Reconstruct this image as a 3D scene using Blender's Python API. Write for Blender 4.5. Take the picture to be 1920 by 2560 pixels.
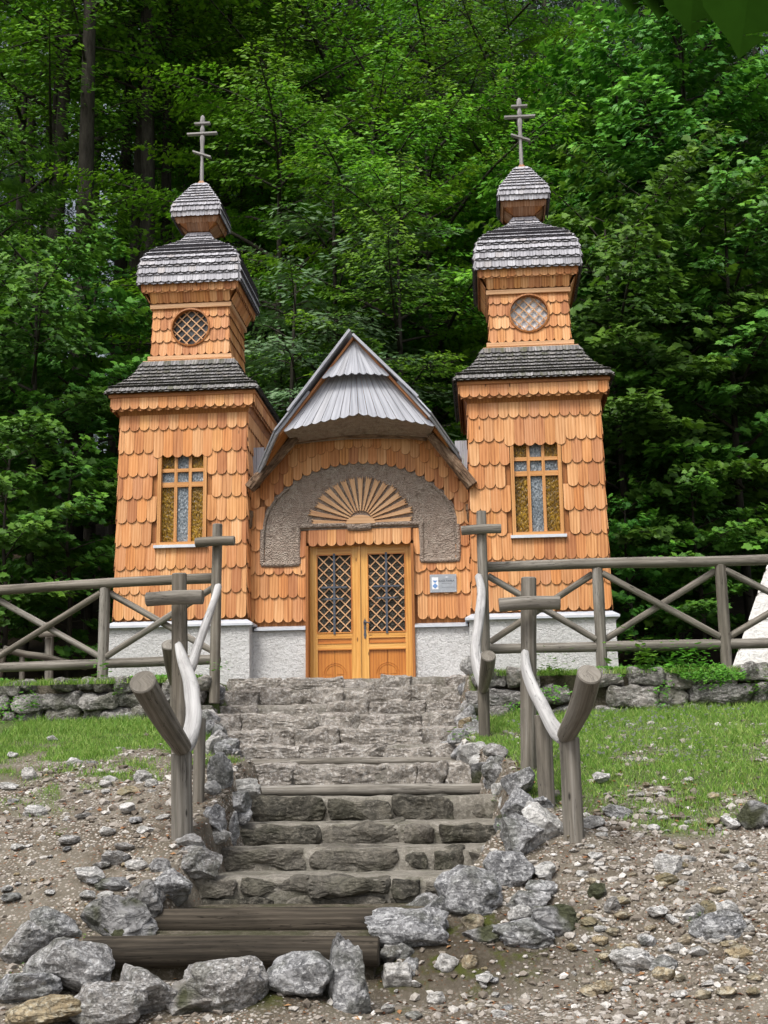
import bpy, bmesh, math, random
import numpy as np
from mathutils import Vector, Matrix, noise as mnoise

for o in list(bpy.data.objects): bpy.data.objects.remove(o)
S = bpy.context.scene
COL = S.collection

# ------------------------------------------------------------------ camera, sky, sun, exposure
F_PX, YAW, PITCH, ROLL, EYE = 3100.0, 4.5, 10.9, -0.85, 1.6      # focal length in pixels of the 1920 px wide photo
cd = bpy.data.cameras.new('camera'); cam = bpy.data.objects.new('camera', cd); COL.objects.link(cam)
cd.sensor_fit = 'HORIZONTAL'; cd.sensor_width = 36.0; cd.lens = 36.0 * F_PX / 1920.0
cd.clip_start = 0.05; cd.clip_end = 2000
CM = (Matrix.Rotation(math.radians(YAW), 3, 'Z') @ Matrix.Rotation(math.radians(90 + PITCH), 3, 'X') @ Matrix.Rotation(math.radians(ROLL), 3, 'Z'))
cam.matrix_world = Matrix.Translation((0, 0, EYE)) @ CM.to_4x4()
S.camera = cam
S.render.resolution_x = 768; S.render.resolution_y = 1024

SUN_EL, SUN_AZ = 58.0, 205.0      # azimuth clockwise from +Y: behind and slightly left of the camera
w = bpy.data.worlds.new('World'); S.world = w; w.use_nodes = True
nt = w.node_tree; nt.nodes.clear()
wo = nt.nodes.new('ShaderNodeOutputWorld'); bg = nt.nodes.new('ShaderNodeBackground'); sk = nt.nodes.new('ShaderNodeTexSky')
sk.sky_type = 'NISHITA'; sk.sun_disc = False
sk.sun_elevation = math.radians(SUN_EL); sk.sun_rotation = math.radians(SUN_AZ)
sk.air_density = 1.0; sk.dust_density = 6.0; sk.ozone_density = 0.6
bg.inputs['Strength'].default_value = 0.135
hs_ = nt.nodes.new('ShaderNodeHueSaturation'); hs_.inputs['Saturation'].default_value = .45      # thin overcast: a paler sky
nt.links.new(sk.outputs[0], hs_.inputs['Color']); nt.links.new(hs_.outputs[0], bg.inputs['Color']); nt.links.new(bg.outputs[0], wo.inputs['Surface'])
sl = bpy.data.lights.new('sun', 'SUN'); sun = bpy.data.objects.new('sun', sl); COL.objects.link(sun)
sl.energy = 1.75; sl.angle = math.radians(15); sl.color = (1.0, 0.97, 0.92)
az, el = math.radians(SUN_AZ), math.radians(SUN_EL)
sdir = Vector((math.sin(az) * math.cos(el), math.cos(az) * math.cos(el), math.sin(el)))
sun.rotation_euler = sdir.to_track_quat('Z', 'Y').to_euler()
S.view_settings.view_transform = 'Standard'; S.view_settings.look = 'None'
S.view_settings.exposure = 0.45; S.view_settings.gamma = 1.0
S.render.engine = 'CYCLES'
S.cycles.max_bounces = 6; S.cycles.diffuse_bounces = 3; S.cycles.glossy_bounces = 2; S.cycles.transmission_bounces = 3

# ------------------------------------------------------------------ helpers
def U(px, py, Y):
    """a point of the photo (pixels of 1920x2560) at real distance Y in front of the camera"""
    d = CM @ Vector(((px - 960) / F_PX, -(py - 1280) / F_PX, -1)); t = Y / d.y
    return Vector((d.x * t, Y, EYE + d.z * t))
def tag(o, label=None, cat=None, group=None, kind=None):
    if label: o['label'] = label
    if cat: o['category'] = cat
    if group: o['group'] = group
    if kind: o['kind'] = kind
    return o
def thing(name, label, cat, loc=(0, 0, 0), group=None):
    o = bpy.data.objects.new(name, None); COL.objects.link(o); o.location = loc; o.empty_display_size = .2
    return tag(o, label, cat, group)

class MB:
    """collects faces; builds ONE mesh object. gv = grain coordinates, tint = per-face value"""
    def __init__(s): s.v = []; s.f = []; s.g = []; s.t = []; s.sm = []; s.mi = []
    def add(s, verts, faces, tint=0.5, gv=None, smooth=False, mi=0):
        b = len(s.v); s.v += [tuple(p) for p in verts]
        s.g += [tuple(p) for p in (gv if gv is not None else verts)]
        for i, f in enumerate(faces):
            s.f.append(tuple(b + k for k in f)); s.t.append(tint if not hasattr(tint, '__len__') else tint[i]); s.sm.append(smooth); s.mi.append(mi[i] if isinstance(mi, list) else mi)
    def box(s, a, b, tint=0.5, gv=None, mi=0, seed=None):
        x0, y0, z0 = [min(p, q) for p, q in zip(a, b)]; x1, y1, z1 = [max(p, q) for p, q in zip(a, b)]
        v = [(x0,y0,z0),(x1,y0,z0),(x1,y1,z0),(x0,y1,z0),(x0,y0,z1),(x1,y0,z1),(x1,y1,z1),(x0,y1,z1)]
        r = random.random() * 50
        g = v
        if gv == 'x': g = [(p[2] + r, p[1], p[0]) for p in v]
        elif gv == 'y': g = [(p[2] + r, p[0], p[1]) for p in v]
        else: g = [(p[0] + r, p[1], p[2]) for p in v]
        s.add(v, [(0,3,2,1),(4,5,6,7),(0,1,5,4),(1,2,6,5),(2,3,7,6),(3,0,4,7)], tint, g, mi=mi)
    def prism(s, pts, d, tint=0.5, axis='z', mi=0):
        """polygon pts (3D, planar) extruded by vector d; the front is pts"""
        n = len(pts); d = Vector(d); v = [Vector(p) for p in pts] + [Vector(p) + d for p in pts]
        r = random.random() * 50
        if axis == 'z': g = [(p[0] + r, p[1], p[2]) for p in v]
        elif axis == 'x': g = [(p[2] + r, p[1], p[0]) for p in v]
        else:
            a = Vector(axis).normalized(); b = a.orthogonal().normalized(); c = a.cross(b)
            g = [(p.dot(b) + r, p.dot(c), p.dot(a)) for p in v]
        f = [tuple(range(n)), tuple(range(2*n-1, n-1, -1))] + [(i, i+n, (i+1)%n+n, (i+1)%n) for i in range(n)]
        s.add(v, f, tint, g, mi=mi)
    def tube(s, pts, rad, n=16, tint=0.5, rough=0.06, cap=True, seed=0, sub=6, flat=None):
        """a log along pts with radii rad, uneven surface; grain runs along it"""
        P = [Vector(p) for p in pts]
        if not hasattr(rad, '__len__'): rad = [rad] * len(P)
        Q = []; Rr = []
        for i in range(len(P) - 1):
            p0 = P[max(i-1,0)]; p1 = P[i]; p2 = P[i+1]; p3 = P[min(i+2,len(P)-1)]
            m = sub
            for k in range(m):
                t = k / m
                Q.append(0.5*((2*p1)+(p2-p0)*t+(2*p0-5*p1+4*p2-p3)*t*t+(3*p1-p0-3*p2+p3)*t**3) if len(P) > 2 else p1.lerp(p2, t))
                Rr.append(rad[i]*(1-t)+rad[i+1]*t)
        Q.append(P[-1]); Rr.append(rad[-1])
        up = (Q[1]-Q[0]).normalized().orthogonal().normalized()
        V = []; G = []; L = 0; o = seed * 13.7
        for i, q in enumerate(Q):
            tg = (Q[min(i+1,len(Q)-1)] - Q[max(i-1,0)]).normalized()
            up = (up - tg*up.dot(tg)).normalized(); sd = tg.cross(up)
            if i: L += (Q[i]-Q[i-1]).length
            for j in range(n):
                a = 2*math.pi*j/n; c, sn = math.cos(a), math.sin(a)
                nz = mnoise.noise(Vector((c*1.2+o, sn*1.2, L*2.2))) + .5*mnoise.noise(Vector((c*4+o, sn*4, L*1.5+7)))
                r = Rr[i]*(1+rough*nz)
                V.append(q + (up*c+sd*sn)*r); G.append((c*Rr[i]*1.3+o, sn*Rr[i]*1.3, L))
        m = len(Q); fs = [(i*n+j, i*n+(j+1)%n, (i+1)*n+(j+1)%n, (i+1)*n+j) for i in range(m-1) for j in range(n)]
        s.add(V, fs, tint, G, smooth=True)
        if cap:
            for idx, sgn in ((0, 1), (m-1, -1)):
                ring = [V[idx*n+j] for j in range(n)]; c = sum(ring, Vector())/n
                tgn = (Q[1]-Q[0]).normalized() if idx == 0 else (Q[-1]-Q[-2]).normalized()
                inn = [c + (p-c)*.9 - tgn*sgn*(.04*Rr[idx]+.006) for p in ring]
                vv = ring + inn; gg = [((p-c).length*6, 0.3*j/n, o) for j, p in enumerate(vv)]
                ff = []
                for j in range(n):
                    q4 = (j, (j+1)%n, n+(j+1)%n, n+j); ff.append(q4[::-1] if sgn > 0 else q4)
                ff.append(tuple(n+j for j in range(n))[::-1] if sgn > 0 else tuple(n+j for j in range(n)))
                s.add(vv, ff, tint*.9, gg)
    def build(s, name, mats, parent=None, **kw):
        me = bpy.data.meshes.new(name); me.from_pydata(s.v, [], s.f)
        if not isinstance(mats, (list, tuple)): mats = [mats]
        for m in mats: me.materials.append(m)
        me.polygons.foreach_set('use_smooth', s.sm); me.polygons.foreach_set('material_index', s.mi)
        a = me.attributes.new('gv', 'FLOAT_VECTOR', 'POINT'); a.data.foreach_set('vector', np.array(s.g, dtype=np.float32).ravel())
        b = me.attributes.new('tint', 'FLOAT', 'FACE'); b.data.foreach_set('value', np.array(s.t, dtype=np.float32))
        me.update()
        o = bpy.data.objects.new(name, me); COL.objects.link(o)
        if parent: o.parent = parent; o.location = -parent.location if parent.location.length else (0,0,0)
        return tag(o, **kw)

def np_mesh(name, V, F, mat, parent=None, attrs=None, smooth=False, link=True):
    """V (n,3), F (m,k) all faces with k corners"""
    me = bpy.data.meshes.new(name); n = len(V); m, k = F.shape
    me.vertices.add(n); me.vertices.foreach_set('co', np.asarray(V, dtype=np.float32).ravel())
    me.loops.add(m*k); me.loops.foreach_set('vertex_index', F.astype(np.int32).ravel())
    me.polygons.add(m); me.polygons.foreach_set('loop_start', np.arange(0, m*k, k, dtype=np.int32))
    me.polygons.foreach_set('loop_total', np.full(m, k, dtype=np.int32))
    me.polygons.foreach_set('use_smooth', np.full(m, smooth, dtype=bool))
    me.update(calc_edges=True)
    if attrs:
        for nm, (dom, arr) in attrs.items():
            a = me.attributes.new(nm, 'FLOAT', dom); a.data.foreach_set('value', np.asarray(arr, dtype=np.float32))
    for mm in (mat if isinstance(mat, (list, tuple)) else [mat]): me.materials.append(mm)
    o = bpy.data.objects.new(name, me)
    if link: COL.objects.link(o)
    if parent: o.parent = parent
    return o

# ------------------------------------------------------------------ materials
class NT:
    def __init__(s, name, rough=.7, spec=.3):
        s.m = bpy.data.materials.new(name); s.m.use_nodes = True; s.t = s.m.node_tree
        s.b = s.t.nodes['Principled BSDF']; s.out = s.t.nodes['Material Output']
        s.b.inputs['Roughness'].default_value = rough; s.b.inputs['Specular IOR Level'].default_value = spec
    def n(s, typ, **kw):
        x = s.t.nodes.new(typ)
        for k, v in kw.items():
            if k.startswith('i_'): x.inputs[k[2:].replace('_', ' ')].default_value = v
            else: setattr(x, k, v)
        return x
    def l(s, a, b): s.t.links.new(a, b)
    def attr(s, nm): return s.n('ShaderNodeAttribute', attribute_name=nm)
    def mapping(s, src, scale=(1,1,1), loc=(0,0,0)):
        m = s.n('ShaderNodeMapping'); m.inputs['Scale'].default_value = scale; m.inputs['Location'].default_value = loc; s.l(src, m.inputs[0]); return m.outputs[0]
    def noise(s, vec, scale, detail=4, rough=.55, dist=0):
        x = s.n('ShaderNodeTexNoise'); x.inputs['Scale'].default_value = scale; x.inputs['Detail'].default_value = detail
        x.inputs['Roughness'].default_value = rough; x.inputs['Distortion'].default_value = dist
        if vec is not None: s.l(vec, x.inputs['Vector'])
        return x.outputs['Fac']
    def vor(s, vec, scale, feature='F1', out='Distance', rand=1.0):
        x = s.n('ShaderNodeTexVoronoi', feature=feature); x.inputs['Scale'].default_value = scale; x.inputs['Randomness'].default_value = rand
        if vec is not None: s.l(vec, x.inputs['Vector'])
        return x.outputs[out]
    def ramp(s, fac, stops):
        r = s.n('ShaderNodeValToRGB'); e = r.color_ramp.elements
        while len(e) < len(stops): e.new(.5)
        for x, (p, c) in zip(e, stops): x.position = p; x.color = (*c, 1) if hasattr(c, '__len__') else (c, c, c, 1)
        s.l(fac, r.inputs[0]); return r.outputs[0]
    def mix(s, fac, a, b, mode='MIX'):
        x = s.n('ShaderNodeMix', data_type='RGBA', blend_type=mode)
        for sock, v in ((x.inputs[0], fac), (x.inputs[6], a), (x.inputs[7], b)):
            if isinstance(v, bpy.types.NodeSocket): s.l(v, sock)
            elif hasattr(v, '__len__'): sock.default_value = (*v, 1)
            else: sock.default_value = v if sock == x.inputs[0] else (v, v, v, 1)
        return x.outputs[2]
    def math(s, op, a, b=0.0, c=None, clamp=False):
        x = s.n('ShaderNodeMath', operation=op); x.use_clamp = clamp
        for i, v in enumerate((a, b) if c is None else (a, b, c)):
            if isinstance(v, bpy.types.NodeSocket): s.l(v, x.inputs[i])
            else: x.inputs[i].default_value = v
        return x.outputs[0]
    def bump(s, h, strength=.4, dist=.01, prev=None):
        b = s.n('ShaderNodeBump'); b.inputs['Strength'].default_value = strength; b.inputs['Distance'].default_value = dist
        s.l(h, b.inputs['Height'])
        if prev is not None: s.l(prev, b.inputs['Normal'])
        return b.outputs[0]
    def done(s, col=None, nrm=None, rough=None):
        if col is not None:
            if isinstance(col, bpy.types.NodeSocket): s.l(col, s.b.inputs['Base Color'])
            else: s.b.inputs['Base Color'].default_value = (*col, 1)
        if nrm is not None: s.l(nrm, s.b.inputs['Normal'])
        if rough is not None: s.l(rough, s.b.inputs['Roughness'])
        return s.m

def wood_mat(name, dark, mid, light, rough=.55, spec=.3, knots=True, bump=.25, tones=None, grain=1.0, mossy=None, spread=.9, cracks=False):
    k = NT(name, rough, spec); g = k.attr('gv').outputs['Vector']; t = k.attr('tint').outputs['Fac']
    off = k.n('ShaderNodeVectorMath', operation='ADD'); k.l(g, off.inputs[0])
    cmb = k.n('ShaderNodeCombineXYZ'); tt = k.math('MULTIPLY', t, 37.0); k.l(tt, cmb.inputs[0]); k.l(tt, cmb.inputs[2]); k.l(cmb.outputs[0], off.inputs[1]); v = off.outputs[0]
    fine = k.noise(k.mapping(v, (90*grain, 90*grain, 3.0)), 1.0, 3, .6)
    cath = k.n('ShaderNodeTexWave', wave_type='BANDS', bands_direction='X')
    cath.inputs['Scale'].default_value = 4.5*grain; cath.inputs['Distortion'].default_value = 7; cath.inputs['Detail'].default_value = 2; cath.inputs['Detail Scale'].default_value = .6
    k.l(k.mapping(v, (1.6, 1.6, .22)), cath.inputs['Vector'])
    big = k.noise(k.mapping(v, (5, 5, .9)), 1.0, 3, .5)
    a = k.math('ADD', k.math('MULTIPLY', fine, .40), k.math('MULTIPLY', cath.outputs['Fac'], .14)); a = k.math('ADD', a, k.math('MULTIPLY', big, .55))
    col = k.ramp(a, [(.34, dark), (.55, mid), (.78, light)])
    if tones:   # per-board tone
        rr = k.n('ShaderNodeTexWhiteNoise', noise_dimensions='1D'); k.l(k.math('MULTIPLY', t, 911.0), rr.inputs['W'])
        col = k.mix(spread, col, k.ramp(rr.outputs['Value'], tones), 'MULTIPLY')
    if knots:
        vv = k.mapping(v, (5.5, 5.5, 2.0)); d = k.vor(vv, 1.0); d = k.math('ADD', d, k.math('MULTIPLY', fine, .03))
        kn = k.ramp(d, [(.05, 1.0), (.10, 0.0)]); col = k.mix(kn, col, [c*.35 for c in dark])
    if mossy:
        mz = k.noise(k.mapping(v, (9, 9, 3)), 1.0, 4, .6); col = k.mix(k.ramp(mz, [(.5, 0.0), (.68, .8)]), col, mossy)
    if cracks:
        cn = k.noise(k.mapping(v, (26, 26, 1.6)), 1.0, 3, .5, .3); ck = k.ramp(k.math('ABSOLUTE', k.math('SUBTRACT', cn, .5)), [(0, 1.0), (.012, .0)])
        gate = k.ramp(k.noise(k.mapping(v, (6, 6, 1.2)), 1.0, 2), [(.46, 0.0), (.56, 1.0)]); ck = k.math('MULTIPLY', ck, gate); col = k.mix(k.math('MULTIPLY', ck, .85), col, [c*.25 for c in dark]); fine = k.math('SUBTRACT', fine, k.math('MULTIPLY', ck, 1.2))
        blot = k.noise(k.mapping(v, (7, 7, 2.5)), 1.0, 5, .65); col = k.mix(k.ramp(blot, [(.5, 0.0), (.7, .65)]), col, [c*.8 for c in dark])
    h = k.math('ADD', fine, k.math('MULTIPLY', cath.outputs['Fac'], .06))
    return k.done(col, k.bump(h, bump, .006), k.ramp(fine, [(.3, rough+.12), (.7, rough-.08)]))

TONES = [(0, (.66,.50,.46)), (.12, (.98,.82,.68)), (.35, (1.14,1.20,1.26)), (.52, (1.04,.84,.62)), (.7, (.86,.76,.82)), (.82, (1.12,1.06,.86)), (.93, (.80,.66,.60)), (1, (1.1,1.16,1.22))]
M = {}
M['larch'] = wood_mat('larch_shingle', (.34,.14,.05), (.60,.30,.125), (.72,.44,.23), .55, .3, True, .12, TONES)
M['larch_dark'] = wood_mat('larch_board', (.20,.07,.02), (.34,.13,.035), (.46,.2,.06), .5, .35, False, .3)
M['larch_pale'] = wood_mat('larch_trim', (.44,.23,.12), (.60,.36,.19), (.70,.46,.28), .55, .3, False, .3)
M['spruce'] = wood_mat('varnished_door_wood', (.50,.21,.04), (.72,.38,.095), (.80,.48,.16), .33, .5, True, .1, [(0,(.92,.85,.75)),(1,(1,1,1))])
M['door_brown'] = wood_mat('varnished_door_panel', (.33,.10,.018), (.52,.19,.035), (.62,.27,.06), .33, .5, False, .15)
M['winframe'] = wood_mat('window_frame_wood', (.36,.15,.04), (.56,.27,.09), (.66,.36,.15), .4, .4, False, .15)
GT = [(0, (.66,.66,.69)), (.3, (.95,.95,.98)), (.55, (.75,.74,.76)), (.8, (1.1,1.1,1.12)), (1, (.85,.80,.76))]
M['grey_shingle'] = wood_mat('weathered_roof_shingle', (.21,.207,.22), (.42,.42,.445), (.57,.57,.60), .7, .25, False, .25, GT)
M['grey_shingle_dark'] = wood_mat('mossy_roof_shingle', (.08,.08,.078), (.21,.205,.20), (.38,.375,.37), .85, .15, False, .6, GT, mossy=(.08,.085,.045))
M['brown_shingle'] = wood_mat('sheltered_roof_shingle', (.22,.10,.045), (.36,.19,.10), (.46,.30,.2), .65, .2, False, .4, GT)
M['grey_board'] = wood_mat('weathered_grey_board', (.22,.23,.26), (.37,.385,.425), (.48,.495,.54), .6, .3, True, .2, GT, spread=.45)
M['log'] = wood_mat('weathered_fence_log', (.10,.092,.078), (.205,.19,.165), (.34,.325,.30), .8, .2, True, .6, [(0,(.78,.74,.68)),(1,(1.05,1.05,1.05))], grain=.7, cracks=True)
M['log_pale'] = wood_mat('bare_pale_log', (.26,.255,.25), (.40,.395,.39), (.52,.515,.51), .7, .2, True, .6, grain=.6, cracks=True)
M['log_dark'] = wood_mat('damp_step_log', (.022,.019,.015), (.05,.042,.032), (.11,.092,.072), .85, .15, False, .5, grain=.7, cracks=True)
M['cross'] = wood_mat('weathered_cross_wood', (.16,.155,.15), (.30,.29,.285), (.44,.43,.42), .75, .2, False, .5)

def bark_mat():
    k = NT('bark_cladding', .9, .15); v = k.n('ShaderNodeTexCoord').outputs['Object']
    a = k.noise(v, 14, 8, .78); b = k.vor(k.mapping(v, (1,1,1)), 48); c = k.noise(v, 2.2, 3)
    col = k.ramp(a, [(.3, (.17,.13,.105)), (.46, (.37,.30,.25)), (.64, (.52,.45,.385))])
    col = k.mix(k.ramp(c, [(.42, 0.0), (.62, .6)]), col, (.42,.33,.27)); col = k.mix(k.ramp(b, [(.0, .55), (.22, 0.0)]), col, (.07,.045,.035))
    h = k.math('ADD', a, k.math('MULTIPLY', b, .8))
    return k.done(col, k.bump(h, 1.0, .04))
M['bark'] = bark_mat()
def bark_log():
    k = NT('bark_log', .9, .15); v = k.attr('gv').outputs['Vector']
    a = k.noise(k.mapping(v, (14,14,6)), 1, 6, .7); b = k.vor(k.mapping(v, (30,30,9)), 1)
    col = k.ramp(a, [(.32, (.05,.03,.02)), (.52, (.20,.13,.085)), (.7, (.36,.27,.19))])
    return k.done(col, k.bump(k.math('ADD', a, b), 1.0, .02))
M['bark_log'] = bark_log()
def plaster():
    k = NT('rough_white_plaster', .95, .1); v = k.n('ShaderNodeTexCoord').outputs['Object']
    a = k.noise(v, 26, 5, .7, .6); b = k.noise(v, 70, 3); c = k.noise(v, 1.6, 4)
    col = k.mix(k.ramp(c, [(.35, 0.0), (.7, 1.0)]), (.64,.64,.64), (.75,.75,.755)); col = k.mix(k.ramp(a, [(.36, .55), (.5, 0.0)]), col, (.36,.35,.34))
    # damp stains near the ground
    sx = k.n('ShaderNodeSeparateXYZ'); k.l(v, sx.inputs[0]); st = k.math('ADD', sx.outputs[2], k.math('MULTIPLY', c, .5))
    col = k.mix(k.ramp(st, [(2.78/4, .5), (2.98/4, 0.0)]) if False else 0.0, col, col)
    return k.done(col, k.bump(k.math('ADD', a, k.math('MULTIPLY', b, .4)), 1.0, .035))
M['plaster'] = plaster()
def metal_sheet():
    k = NT('pale_sheet_metal', .4, .5); v = k.n('ShaderNodeTexCoord').outputs['Object']
    k.b.inputs['Metallic'].default_value = .35
    return k.done(k.ramp(k.noise(v, 6, 4), [(.3, (.56,.60,.66)), (.7, (.70,.74,.80))]))
M['sheet'] = metal_sheet()
def iron():
    k = NT('wrought_iron', .55, .4); v = k.n('ShaderNodeTexCoord').outputs['Object']; k.b.inputs['Metallic'].default_value = .3
    a = k.noise(v, 60, 3); return k.done(k.ramp(a, [(.3, (.06,.07,.09)), (.7, (.11,.125,.155))]), k.bump(a, .4, .004))
M['iron'] = iron()
def glass(name, c0, c1, c2, rough=.12, sc=38, stretch=.6):
    k = NT(name, rough+.12, .35); v = k.n('ShaderNodeTexCoord').outputs['Object']; v = k.mapping(v, (1, 1, stretch))
    a = k.vor(v, sc, 'SMOOTH_F1'); b = k.noise(v, sc*1.3, 3); c = k.noise(v, 5, 2)
    h = k.math('ADD', a, b)
    col = k.ramp(k.math('ADD', k.math('MULTIPLY', b, .7), k.math('MULTIPLY', c, .3)), [(.35, c0), (.5, c1), (.64, c2)])
    return k.done(col, k.bump(h, .7, .02))
M['amber'] = glass('amber_hammered_glass', (.05,.026,.003), (.16,.088,.006), (.40,.24,.02))
M['blue_glass'] = glass('bluegrey_hammered_glass', (.07,.085,.10), (.15,.18,.205), (.30,.33,.35))
M['door_glass'] = glass('dark_bullseye_glass', (.010,.010,.007), (.02,.018,.012), (.045,.042,.026), .25, 44, 1.0)
M['dark_glass'] = glass('dark_belfry_glass', (.02,.025,.03), (.05,.055,.06), (.12,.13,.14), .1, 9)
M['sky_pale_glass'] = glass('sky_reflection_belfry_glass', (.30,.32,.35), (.62,.65,.70), (.85,.87,.90), .1, 11)  # bright sky reflection painted in as a near-white base colour
def flat(name, c, rough=.8, spec=.2, metal=0):
    k = NT(name, rough, spec); k.b.inputs['Metallic'].default_value = metal; v = k.n('ShaderNodeTexCoord').outputs['Object']
    a = k.noise(v, 30, 3); return k.done(k.ramp(a, [(.3, [x*.88 for x in c]), (.7, [min(1,x*1.08) for x in c])]))
M['dark_in'] = flat('unlit_interior_wood', (.03,.018,.01))  # near-black: the darkness of the unlit interior is in the colour
M['plaque_metal'] = flat('brushed_plaque_metal', (.42,.45,.49), .35, .5, .5)
M['white'] = flat('white_enamel', (.85,.86,.88), .4)
M['blue'] = flat('blue_enamel', (.16,.30,.58), .4)
M['ink'] = flat('plaque_lettering', (.07,.075,.09), .6)
M['screw'] = flat('screw_heads', (.75,.76,.78), .3, .5, .6)

def rock_mat(name, c0, c1, c2, lichen, moss=.0, sc=1.0, scratch=.5, strat=2.6):
    k = NT(name, .9, .2); v = k.n('ShaderNodeTexCoord').outputs['Object']; t = k.attr('tint').outputs['Fac']
    of = k.n('ShaderNodeVectorMath', operation='ADD'); oi = k.n('ShaderNodeObjectInfo'); cm = k.n('ShaderNodeCombineXYZ')
    k.l(k.math('ADD', k.math('MULTIPLY', oi.outputs['Random'], 40.0), k.math('MULTIPLY', t, 23.0)), cm.inputs[0]); k.l(v, of.inputs[0]); k.l(cm.outputs[0], of.inputs[1]); v2 = of.outputs[0]
    a = k.noise(v2, 5*sc, 8, .65, .3); b = k.noise(v2, 22*sc, 6, .7); c = k.noise(v2, 2.6*sc, 3); cr = k.noise(k.mapping(v2, (1,1,strat)), 6*sc, 6, .7, 1.2)
    col = k.ramp(a, [(.3, c0), (.5, c1), (.68, c2)])
    col = k.mix(k.math('MULTIPLY', k.math('SUBTRACT', t, .5), .9, clamp=True), col, (.34,.31,.27))
    col = k.mix(k.ramp(b, [(.5, 0.0), (.62, .7)]), col, lichen)
    fis = k.ramp(k.math('ABSOLUTE', k.math('SUBTRACT', cr, .5)), [(.0, scratch), (.022, 0.0)]); col = k.mix(fis, col, [x*.45 for x in c0])
    if moss:
        ge = k.n('ShaderNodeNewGeometry'); sx = k.n('ShaderNodeSeparateXYZ'); k.l(ge.outputs['Normal'], sx.inputs[0])
        mk = k.math('MULTIPLY', k.ramp(c, [(.5, 0.0), (.6, 1.0)]), moss); col = k.mix(mk, col, (.045,.05,.02))
    h = k.math('ADD', a, k.math('MULTIPLY', b, .35)); h = k.math('SUBTRACT', h, k.math('MULTIPLY', fis, .25))
    return k.done(col, k.bump(h, .9, .05))
M['rock'] = rock_mat('grey_limestone', (.075,.076,.08), (.24,.242,.248), (.46,.463,.47), (.66,.665,.67), .4, 1.5)
M['rock_pale'] = rock_mat('pale_limestone', (.24,.235,.225), (.44,.435,.42), (.62,.61,.595), (.76,.75,.74), .15, 1.5)
M['rock_moss'] = rock_mat('mossy_limestone', (.055,.055,.055), (.15,.15,.15), (.29,.29,.295), (.42,.42,.42), .9)
M['rock_tan'] = rock_mat('tan_limestone', (.16,.125,.075), (.30,.24,.15), (.42,.36,.25), (.46,.44,.36), .5)
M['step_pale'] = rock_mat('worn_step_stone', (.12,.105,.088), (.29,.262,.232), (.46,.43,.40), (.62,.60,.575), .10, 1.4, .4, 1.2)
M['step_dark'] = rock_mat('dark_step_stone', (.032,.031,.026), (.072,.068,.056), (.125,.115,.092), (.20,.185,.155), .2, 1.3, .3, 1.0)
M['wall_stone'] = rock_mat('terrace_wall_stone', (.085,.08,.073), (.21,.20,.19), (.36,.345,.325), (.52,.51,.49), .5, 1.2)
M['mortar'] = rock_mat('mortar', (.13,.12,.10), (.21,.195,.165), (.29,.27,.235), (.36,.34,.30), .3, 1.5, 0)
M['mortar_dark'] = rock_mat('soil_joint', (.04,.033,.022), (.09,.078,.055), (.15,.13,.1), (.2,.18,.15), .6, 1.5, 0)
M['mortar_pale'] = rock_mat('pale_mortar', (.12,.108,.09), (.21,.195,.17), (.30,.28,.255), (.38,.36,.335), .2, 1.5, 0)
M['obelisk'] = rock_mat('white_monument_stone', (.60,.585,.56), (.70,.69,.665), (.78,.77,.75), (.84,.83,.82), .0, 1.0, .3)
M['obelisk_joint'] = flat('grey_joint', (.5,.49,.475), .95)

def leaf_mat(name, a, b, c, trans=.35, tip=None, rough=.5):
    k = NT(name, rough, .3); ge = k.n('ShaderNodeNewGeometry'); r = ge.outputs['Random Per Island']; oi = k.n('ShaderNodeObjectInfo')
    col = k.ramp(r, [(0, a), (.5, b), (1, c)])
    if tip:
        t = k.attr('tip').outputs['Fac']; col = k.mix(k.math('MULTIPLY', t, .85), col, tip)
    hs = k.n('ShaderNodeHueSaturation'); k.l(k.math('ADD', .485, k.math('MULTIPLY', oi.outputs['Random'], .03)), hs.inputs['Hue'])
    k.l(k.math('ADD', .80, k.math('MULTIPLY', oi.outputs['Random'], .66)), hs.inputs['Value']); k.l(col, hs.inputs['Color']); col = hs.outputs[0]
    k.l(col, k.b.inputs['Base Color'])
    tr = k.n('ShaderNodeBsdfTranslucent'); k.l(k.mix(.5, col, (.10,.22,.01)), tr.inputs['Color'])
    mx = k.n('ShaderNodeMixShader'); mx.inputs[0].default_value = trans; k.l(k.b.outputs[0], mx.inputs[1]); k.l(tr.outputs[0], mx.inputs[2]); k.l(mx.outputs[0], k.out.inputs['Surface'])
    return k.m
M['maple'] = leaf_mat('maple_leaves', (.04,.12,.022), (.07,.19,.028), (.11,.27,.035), .34, (.22,.44,.03))
M['beech'] = leaf_mat('beech_leaves', (.05,.14,.012), (.085,.22,.015), (.14,.33,.018), .4, (.32,.56,.02))
M['ash'] = leaf_mat('ash_leaves', (.07,.16,.07), (.12,.23,.10), (.17,.31,.14), .25, (.21,.36,.16))
M['needle'] = leaf_mat('spruce_needles', (.018,.055,.025), (.03,.085,.035), (.05,.12,.04), .1, (.07,.17,.05))
M['grass'] = leaf_mat('grass_blades', (.10,.20,.03), (.17,.31,.045), (.36,.43,.13), .35)
M['weed'] = leaf_mat('weed_leaves', (.06,.19,.02), (.10,.28,.03), (.15,.36,.04), .35)
def trunk_mat():
    k = NT('tree_bark', .95, .1); v = k.n('ShaderNodeTexCoord').outputs['Object']
    a = k.noise(k.mapping(v, (9,9,2)), 1, 5, .7); col = k.ramp(a, [(.3, (.02,.018,.015)), (.6, (.06,.055,.045)), (.8, (.11,.105,.09))])
    return k.done(col, k.bump(a, .8, .03))
M['trunk'] = trunk_mat()

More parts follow.
